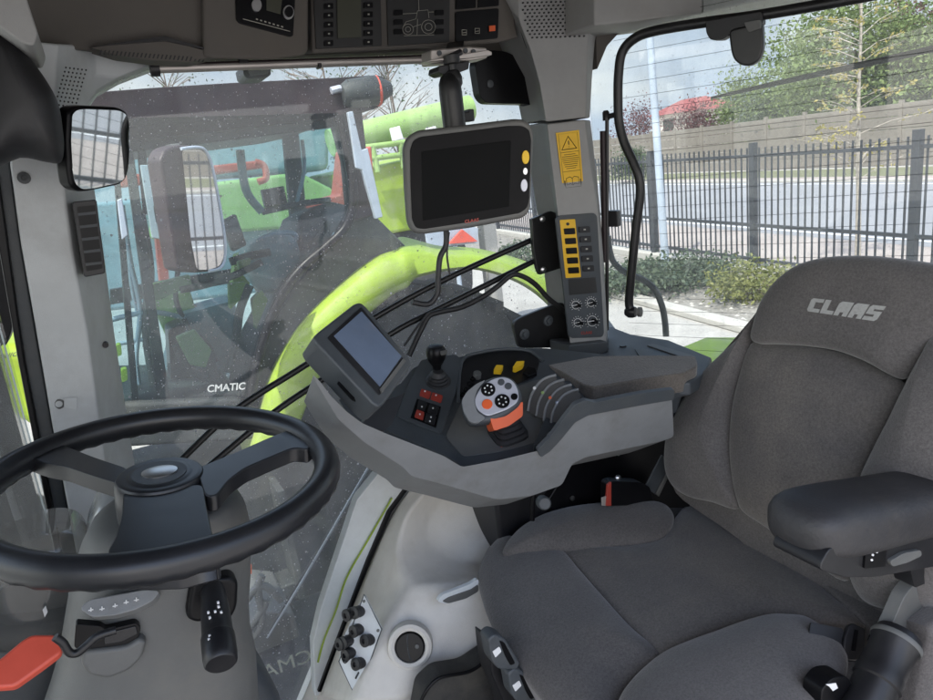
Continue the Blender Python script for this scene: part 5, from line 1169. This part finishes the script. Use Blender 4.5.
for q, mm, w_ in (([(122,205),(130,260),(140,310),(136,360),(142,405)],'pole',.012), ([(140,210),(150,270),(146,330),(156,395)],'dark_machine',.02), ([(128,245),(134,300),(150,345)],'pole',.008), ([(110,320),(150,312),(185,318)],'pole',.012), ([(112,345),(150,338)],'pole',.01),
  ([(168,226),(178,260),(176,300),(190,330)],'dark_machine',.012), ([(230,262),(250,256),(270,252)],'dark_machine',.02), ([(296,205),(304,170),(302,140)],'pole',.01), ([(240,150),(246,190),(262,212)],'teal_metal',.02), ([(262,212),(300,204),(330,200)],'dark_machine',.016), ([(186,332),(205,345),(214,362)],'gloss_black',.025), ([(176,345),(186,365),(206,380)],'gloss_black',.02)):
    tubep('hose', q, ('Y',NY+.3), w_, M[mm], nt)
prism('lever_stand', [(204,352),(214,349),(219,380),(210,384)], ('Y',NY+.25), .05, M['gloss_black'], nt, r=2, bevel=.006)
prism('display', [(262,190),(284,186),(288,204),(266,208)], ('Y',NY+.5), .05, M['gloss_black'], nt, r=1, bevel=.005)
prism('seat_shell', [(168,330),(186,322),(196,350),(192,385),(172,390)], ('Y',NY+.4), .2, M['gloss_black'], nt, r=4, bevel=.02)
for q, mm in (([(238,262),(251,258),(250,268),(240,274)],'lime'), ([(229,284),(246,282),(240,300),(230,310)],'lime'), ([(116,345),(121,344),(122,355),(117,357)],'lime'), ([(121,370),(127,368),(128,380),(122,383)],'lime'),
  ([(150,285),(190,275),(192,285),(160,300),(150,300)],'green'), ([(176,338),(195,330),(212,350),(206,368),(190,365)],'green'), ([(252,300),(262,290),(268,300),(256,330)],'lime')):
    prism('inner_panel', q, ('Y',NY+.15), .05, M[mm], nt, r=2, bevel=.006)
# its mirror
_q = at(195,215,('Y',2.85)); NM = (_q, (V((9.9,3.2,1.1))-_q).normalized()-(_q-EYE).normalized())
nm_ = tubep('mirror_arm', [(150,165),(166,150),(180,147)], ('Y',2.9), .014, M['dark_machine'], nt)
prism('mirror_housing', [(161,160),(166,149),(178,145),(198,146),(208,152),(214,170),(224,230),(226,258),(221,268),(210,272),(195,273),(178,270)], NM, .07, M['maroon'], nt, r=4, bevel=.012)
prism('mirror_glass', [(181,150),(198,149),(206,154),(212,175),(222,232),(223.5,256),(219,266),(209,269.5),(196,270),(190,240)], NM, .004, M['mirror'], nt, r=4, lift=.004, bevel=0, smooth=False)
tubep('mirror_edge', [(181,149),(198,147.5),(207,153),(214,175),(224,232),(225,257),(220,268),(209,271)], (NM[0]-away(NM)*.004, NM[1]), .006, M['pole'], nt)
# mudguard (arched, rounded shoulder) and wheel
def arch(px_out, Y0, Y1, mat_, drop=.1):
    o = [q-V((0,Y1-Y0,0)) for q in spline(ats(px_out, ('Y', Y1)), 6)]; n = len(o); vs = []; fs = []
    cen = sum(o, V((0,0,0)))/n+V((0,0,-.6))
    prof = [(0,-drop,0),(0,-drop*.4,0),(.02,-.01,0),(.06,.012,0),(.15,.02,0),(Y1-Y0,.0,0)]
    for p in o:
        rad_ = (p-cen); rad_.y = 0; rad_.normalize()
        for dy, dr, _ in prof: vs.append(p+V((0,dy,0))+rad_*dr)
    k = len(prof)
    for i in range(n-1):
        for j in range(k-1): fs.append((i*k+j, i*k+j+1, (i+1)*k+j+1, (i+1)*k+j))
    return vs, fs
rows_ = []
for px_, Y_ in (([(238,450),(243,430),(262,372),(292,322),(330,281),(372,250),(392,243),(401,238),(416,241),(440,247),(480,250),(530,264),(570,288),(620,340),(650,400)], 3.55),
   ([(252,452),(257,431),(275,375),(303,328),(339,292),(376,263),(395,256),(404,252),(420,252),(443,255),(480,257),(527,270),(564,295),(611,347),(640,405)], 3.13),
   ([(257,453),(262,432),(280,378),(307,332.5),(342,296.5),(378,267),(397,260),(406,256),(421,256),(444,258.5),(480,260),(525,273),(561,298),(607,350),(636,407)], 3.08),
   ([(282,460),(289,442),(308,391),(334,348),(362,315),(390,292),(404,285),(412,276),(425,272),(446,268),(478,267),(519,280),(552,304),(595,354),(622,412)], 3.06),
   ([(285,461),(292,442),(311,392),(336,350),(364,317),(392,294),(406,287),(414,278),(426,274),(446,270),(478,269),(518,282),(550,306),(592,355),(619,413)], 3.10)):
    rows_.append(spline(ats(px_, ('Y', Y_)), 5))
vs = [p for r in rows_ for p in r]; k = len(rows_[0]); fs = []
for i in range(len(rows_)-1):
    for j in range(k-1): fs.append((i*k+j, i*k+j+1, (i+1)*k+j+1, (i+1)*k+j))
mk('mudguard', vs, fs, M['lime'], nt, solid=.012, ang=75)
wc_ = at(432,456,('Y',3.2)); wr = (at(432,292,('Y',3.2))-wc_).length
ty = MB().lathe(V((wc_.x,3.22,wc_.z)), (0,1,0), [(wr*.5,.0),(wr*.62,-.02),(wr*.9,.0),(wr*.98,.05),(wr,.1),(wr,.52),(wr*.95,.6),(wr*.5,.6)], 48).build('rear_tyre', M['tyre'], nt, ang=50)
mb_ = MB()
for i in range(34):
    a = 2*math.pi*i/34; d = V((math.cos(a),0,math.sin(a))); a2 = a+.16; d2 = V((math.cos(a2),0,math.sin(a2))); c_ = V((wc_.x,0,wc_.z))
    mb_.bar(c_+d*wr*1.0+V((0,3.24,0)), c_+d2*wr*1.015+V((0,3.55,0)), .06, .05)
mb_.build('tyre_lugs', M['tyre'], ty)
MB().lathe(V((wc_.x,3.25,wc_.z)), (0,1,0), [(.06,-.02),(.12,-.01),(wr*.3,.03),(wr*.34,.08),(wr*.5,.1),(wr*.52,-.01),(wr*.55,.0),(wr*.5,.2)], 36).build('wheel_rim', M['pole'], nt)
# under the cab: steps, tank, battery box, hydraulic clutter
MB().box((-.3,3.2,.45),(.75,3.9,1.3)).build('fuel_tank', M['dark_machine'], nt, bevel=.08, seg=4)
MB().box((-.1,3.0,.3),(.45,3.4,.36)).build('step', M['dark_machine'], nt, bevel=.01); MB().box((-.1,3.05,.65),(.45,3.4,.71)).build('step', M['dark_machine'], nt, bevel=.01)
MB().box((-.12,3.0,.3),(-.09,3.35,1.2)).build('step_side', M['dark_machine'], nt); MB().box((.44,3.0,.3),(.47,3.35,1.2)).build('step_side', M['dark_machine'], nt)
prism('cab_floor', [(90,405),(240,398),(262,420),(255,440),(90,450)], ('Y',NY-.04), .8, M['dark_machine'], nt, bevel=.02)
# bonnet and front wheel (towards the left)
mb_ = MB(); bo = ats([(-330,300),(-200,318),(-5,344),(60,347),(60,432),(24,429),(6,396),(-300,420)], ('Y',3.4))
mb_.ext(bo, (0,.95,0)); bon = mb_.build('bonnet', M['lime'], nt, bevel=.08, seg=4)
a_ = at(2,358,('Y',3.39)); 
text('bonnet_lettering', 'NIG', at(2,359,('Y',3.385)), at(19,355.5,('Y',3.385)), at(3,354,('Y',3.385)), M['charcoal'], nt, shear=.3, bold=.01, thick=.004)
ft = MB().lathe(V((-1.02,3.0,.84)), (0,1,0), [(.3,.05),(.45,0),(.66,.02),(.73,.08),(.73,.45),(.66,.52),(.3,.5)], 40).build('front_tyre', M['tyre'], nt, ang=50)
mb_ = MB()
for i in range(26):
    a = 2*math.pi*i/26; d = V((math.cos(a),0,math.sin(a))); a2 = a+.15; d2 = V((math.cos(a2),0,math.sin(a2))); c_ = V((-1.02,0,.84)); mb_.bar(c_+d*.73+V((0,3.05,0)), c_+d2*.74+V((0,3.3,0)), .05, .05)
mb_.build('tyre_lugs', M['tyre'], ft)
MB().lathe(V((-1.02,3.05,.84)), (0,1,0), [(.08,-.05),(.2,-.02),(.32,.06),(.36,.0),(.3,.2)], 30).build('wheel_rim', M['pole'], nt)
# yard clutter seen low through the side window
ht = thing('hitch_carrier', 'pale grey metal box and pipes standing low outside the side window', 'hitch', at(250,655,('Y',2.3)))
YH = ('Y', 2.05)
prism('box', [(232,650),(246,625),(268,611),(294,613),(304,650),(300,690),(240,700)], YH, .3, M['column'], ht, r=4, bevel=.02)
for q in ([(226,655),(250,640),(262,620),(258,590),(262,575)], [(240,640),(262,610),(266,600)], [(246,600),(262,585),(282,600)]): tubep('pipe', q, ('Y',1.98), .012, M['column'], ht)
prism('reflector', [(245,565),(252,565),(252,574),(245,574)], ('Y',1.9), .01, M['orange'], ht)
tk = thing('side_tank', 'dark tank and step box low outside the side window behind the steering column', 'tank', (.2,2.0,.4))
MB().box((-.6,1.58,.45),(.9,2.3,1.12)).build('tank_body', M['rubber'], tk, bevel=.06, seg=4); MB().box((-.3,2.3,.5),(.4,2.5,.56)).build('step', M['dark_machine'], tk, bevel=.01)
wi2 = thing('side_wiper', 'pale worn wiper arm resting slantwise low on the side window', 'wiper', at(268,637,('Y',1.48)))
MB().tube(ats([(267,638),(300,585),(335,525),(374,458)], ('Y',1.475)), [.002,.003,.003,.003], 6).build('wiper_arm', M['silver'], wi2)
MB().tube(ats([(266,637),(306,570),(345,505),(372,464)], ('Y',1.49)), .0025, 6).build('wiper_blade', M['rubber'], wi2)
wi3 = thing('front_wiper', 'pale worn wiper across the lower left windscreen', 'wiper', at(0,535,('Y',1.47)))
MB().tube(ats([(-20,540),(0,526),(38,501)], ('Y',1.47)), .006, 6).build('wiper_arm', M['silver'], wi3)
MB().tube(ats([(-20,545),(0,531),(34,507)], ('Y',1.48)), .005, 6).build('wiper_blade', M['rubber'], wi3)
fm_ = thing('front_mirror', 'tall black exterior mirror at the far left edge beyond the windscreen', 'mirror', at(0,345,('Y',1.65)))
prism('housing', [(-40,170),(6,165),(10,220),(13,300),(12,330),(6,347),(-40,350)], ('Y',1.62), .08, M['gloss_black'], fm_, r=5, bevel=.01)
MB().tube([at(-20,340,('Y',1.64)), V((-.45,1.5,2.0))], .012, 8).build('mirror_arm', M['metal_black'], fm_)
# ------------------------------------------------ machines farther back
hv_ = thing('combine_harvester', 'light green combine harvester with long unloading tube standing behind the parked tractor', 'combine harvester', (4.5, 9, 0))
YC = ('Y', 8.5)
MB().tube([at(330,143,YC), at(470,108,YC)], .16, 24).build('unloading_tube', M['green'], hv_)
prism('body', [(350,172),(440,152),(450,205),(440,225),(360,240)], YC, 2.0, M['lime'], hv_, bevel=.05)
prism('lower_body', [(-40,215),(300,185),(360,205),(440,205),(445,270),(-40,330)], ('Y',9.0), 2.0, M['teal_metal'], hv_, bevel=.05)
prism('side_panel', [(150,190),(300,172),(335,190),(330,225),(150,240)], ('Y',8.8), .2, M['green'], hv_, bevel=.05)
prism('grain_tank', [(120,120),(330,110),(330,170),(120,185)], ('Y',9.2), 1.5, M['teal_metal'], hv_, bevel=.08)
for q in ([(360,148),(440,138)], [(360,160),(440,150)], [(372,145),(378,172)], [(400,142),(404,168)], [(425,139),(428,165)]): tubep('railing', q, ('Y',8.3), .035, M['green'], hv_)
for x in (392, 428): prism('lamp', [(x,128),(x+8,126),(x+12,139),(x+3,141)], ('Y',8.1), .1, M['white'], hv_, bevel=.01)
wv = at(400,270,('Y',8.9)); MB().lathe(V((wv.x,8.6,1.0)), (0,1,0), [(.4,0),(.9,.02),(1.0,.1),(1.0,.6),(.4,.6)], 32).build('wheel', M['tyre'], hv_)
ri = thing('red_implement', 'long rusty red implement frame seen through the glazed cab of the parked tractor', 'implement', at(230,240,('Y',6.8))); ri.location.z = 0
prism('beam', [(120,176),(262,160),(264,168),(120,188)], ('Y',6.6), .3, M['red_machine'], ri, bevel=.02)
prism('frame', [(345,150),(372,146),(376,205),(300,225),(300,205),(340,195)], ('Y',6.4), .3, M['red_machine'], ri, bevel=.02)
tubep('hose', [(255,162),(264,166),(266,178),(258,182)], ('Y',6.5), .03, M['red_machine'], ri)
prism('leg', [(150,180),(158,179),(175,330),(165,331)], ('Y',6.7), .2, M['red_machine'], ri)
sg_ = thing('warning_triangle', 'red triangular marker board on a pale stand below the hanging terminal', 'warning sign', at(455,246,('Y',7.5)))
prism('board', [(426,232),(470,226),(478,228),(478,243),(450,246),(428,246)], ('Y',7.55), .04, M['pole'], sg_)
prism('triangle', [(449,244),(462.5,229.5),(478,241.5)], ('Y',7.5), .04, M['redlever'], sg_)
MB().tube([at(455,246,('Y',7.55)), V((at(455,246,('Y',7.55)).x, 7.55, 0))], .03, 8).build('stand', M['pole'], sg_)
cpst = MB().box((at(487,240,('Y',9)).x-.09,8.9,0),(at(487,240,('Y',9)).x+.12,9.1,1.9)).build('concrete_post', M['kerb'], None, bevel=.02)
tag(cpst, 'grey concrete post right of the red triangle below the hanging terminal', 'post')

# ================================================================== LIGHT
w = bpy.data.worlds.new('World'); SC.world = w; w.use_nodes = True; N = w.node_tree.nodes; L = w.node_tree.links
SUN_AZ, SUN_EL = math.radians(SUNAZ), math.radians(SUNEL)      # azimuth measured from +Y towards +X
sk = N.new('ShaderNodeTexSky'); sk.sky_type = 'NISHITA'; sk.sun_disc = False; sk.sun_elevation = SUN_EL; sk.sun_rotation = SUN_AZ; sk.dust_density = 1.5; sk.air_density = 1.0
L.new(sk.outputs[0], N['Background'].inputs[0]); N['Background'].inputs[1].default_value = SKY
# cloud veil drawn over the sky, whitened overhead as added ambient fill
tc = N.new('ShaderNodeTexCoord'); nz = N.new('ShaderNodeTexNoise'); nz.inputs['Scale'].default_value = 2.2; nz.inputs['Detail'].default_value = 8; nz.inputs['Roughness'].default_value = .6
mp = N.new('ShaderNodeMapping'); mp.inputs['Scale'].default_value = (1,1,3); L.new(tc.outputs['Generated'], mp.inputs[0]); L.new(mp.outputs[0], nz.inputs['Vector'])
mr = N.new('ShaderNodeMapRange'); mr.inputs['From Min'].default_value = .42; mr.inputs['From Max'].default_value = .7; mr.inputs['To Max'].default_value = .6; L.new(nz.outputs['Fac'], mr.inputs[0])
mx = N.new('ShaderNodeMix'); mx.data_type = 'RGBA'; mx.inputs[7].default_value = (6.5, 6.6, 6.7, 1); L.new(mr.outputs[0], mx.inputs[0]); L.new(sk.outputs[0], mx.inputs[6])
# pale blue hazy band with soft cloud banks low over the horizon
n2 = N.new('ShaderNodeTexNoise'); n2.inputs['Scale'].default_value = 4; n2.inputs['Detail'].default_value = 7; L.new(mp.outputs[0], n2.inputs['Vector'])
m2 = N.new('ShaderNodeMapRange'); m2.inputs['From Min'].default_value = .4; m2.inputs['From Max'].default_value = .75; L.new(n2.outputs['Fac'], m2.inputs[0])
hz_ = N.new('ShaderNodeMix'); hz_.data_type = 'RGBA'; hz_.inputs[6].default_value = (1.5,1.75,2.15,1); hz_.inputs[7].default_value = (2.5,2.52,2.5,1); L.new(m2.outputs[0], hz_.inputs[0])
sz = N.new('ShaderNodeSeparateXYZ'); L.new(tc.outputs['Generated'], sz.inputs[0])
el = N.new('ShaderNodeMapRange'); el.inputs['From Min'].default_value = .2; el.inputs['From Max'].default_value = .42; L.new(sz.outputs[2], el.inputs[0])
# off-view sky on the sun's side brightened as added fill for the cab
dp_ = N.new('ShaderNodeVectorMath'); dp_.operation = 'DOT_PRODUCT'; L.new(tc.outputs['Generated'], dp_.inputs[0]); dp_.inputs[1].default_value = (math.sin(SUN_AZ), math.cos(SUN_AZ), 0)
sd_ = N.new('ShaderNodeMapRange'); sd_.interpolation_type = 'SMOOTHSTEP'; sd_.inputs['From Min'].default_value = -.25; sd_.inputs['From Max'].default_value = .75; L.new(dp_.outputs['Value'], sd_.inputs[0])
hb2 = N.new('ShaderNodeMix'); hb2.data_type = 'RGBA'; L.new(sd_.outputs[0], hb2.inputs[0]); L.new(hz_.outputs[2], hb2.inputs[6]); hb2.inputs[7].default_value = (6.5, 6.3, 6.0, 1); hz_ = hb2
fin = N.new('ShaderNodeMix'); fin.data_type = 'RGBA'; L.new(el.outputs[0], fin.inputs[0]); L.new(hz_.outputs[2], fin.inputs[6]); L.new(mx.outputs[2], fin.inputs[7]); L.new(fin.outputs[2], N['Background'].inputs[0])
sl_ = bpy.data.lights.new('sun', 'SUN'); sl_.energy = SUNE; sl_.angle = math.radians(.55); sl_.color = (1,.95,.87)
so = bpy.data.objects.new('sun', sl_); COL.objects.link(so); so.location = (0,0,20)
dirv = V((math.sin(SUN_AZ)*math.cos(SUN_EL), math.cos(SUN_AZ)*math.cos(SUN_EL), math.sin(SUN_EL)))
so.rotation_euler = dirv.to_track_quat('Z', 'Y').to_euler()
SC.view_settings.view_transform = 'Standard'; SC.view_settings.look = 'None'; SC.view_settings.exposure = EXPO; SC.view_settings.gamma = 1; SC.view_settings.use_curve_mapping = False
SC.cycles.max_bounces = 10; SC.cycles.transparent_max_bounces = 16; SC.cycles.diffuse_bounces = 5; SC.cycles.glossy_bounces = 5; SC.cycles.caustics_reflective = False
SC.cycles.use_denoising = True; SC.cycles.sample_clamp_indirect = 6
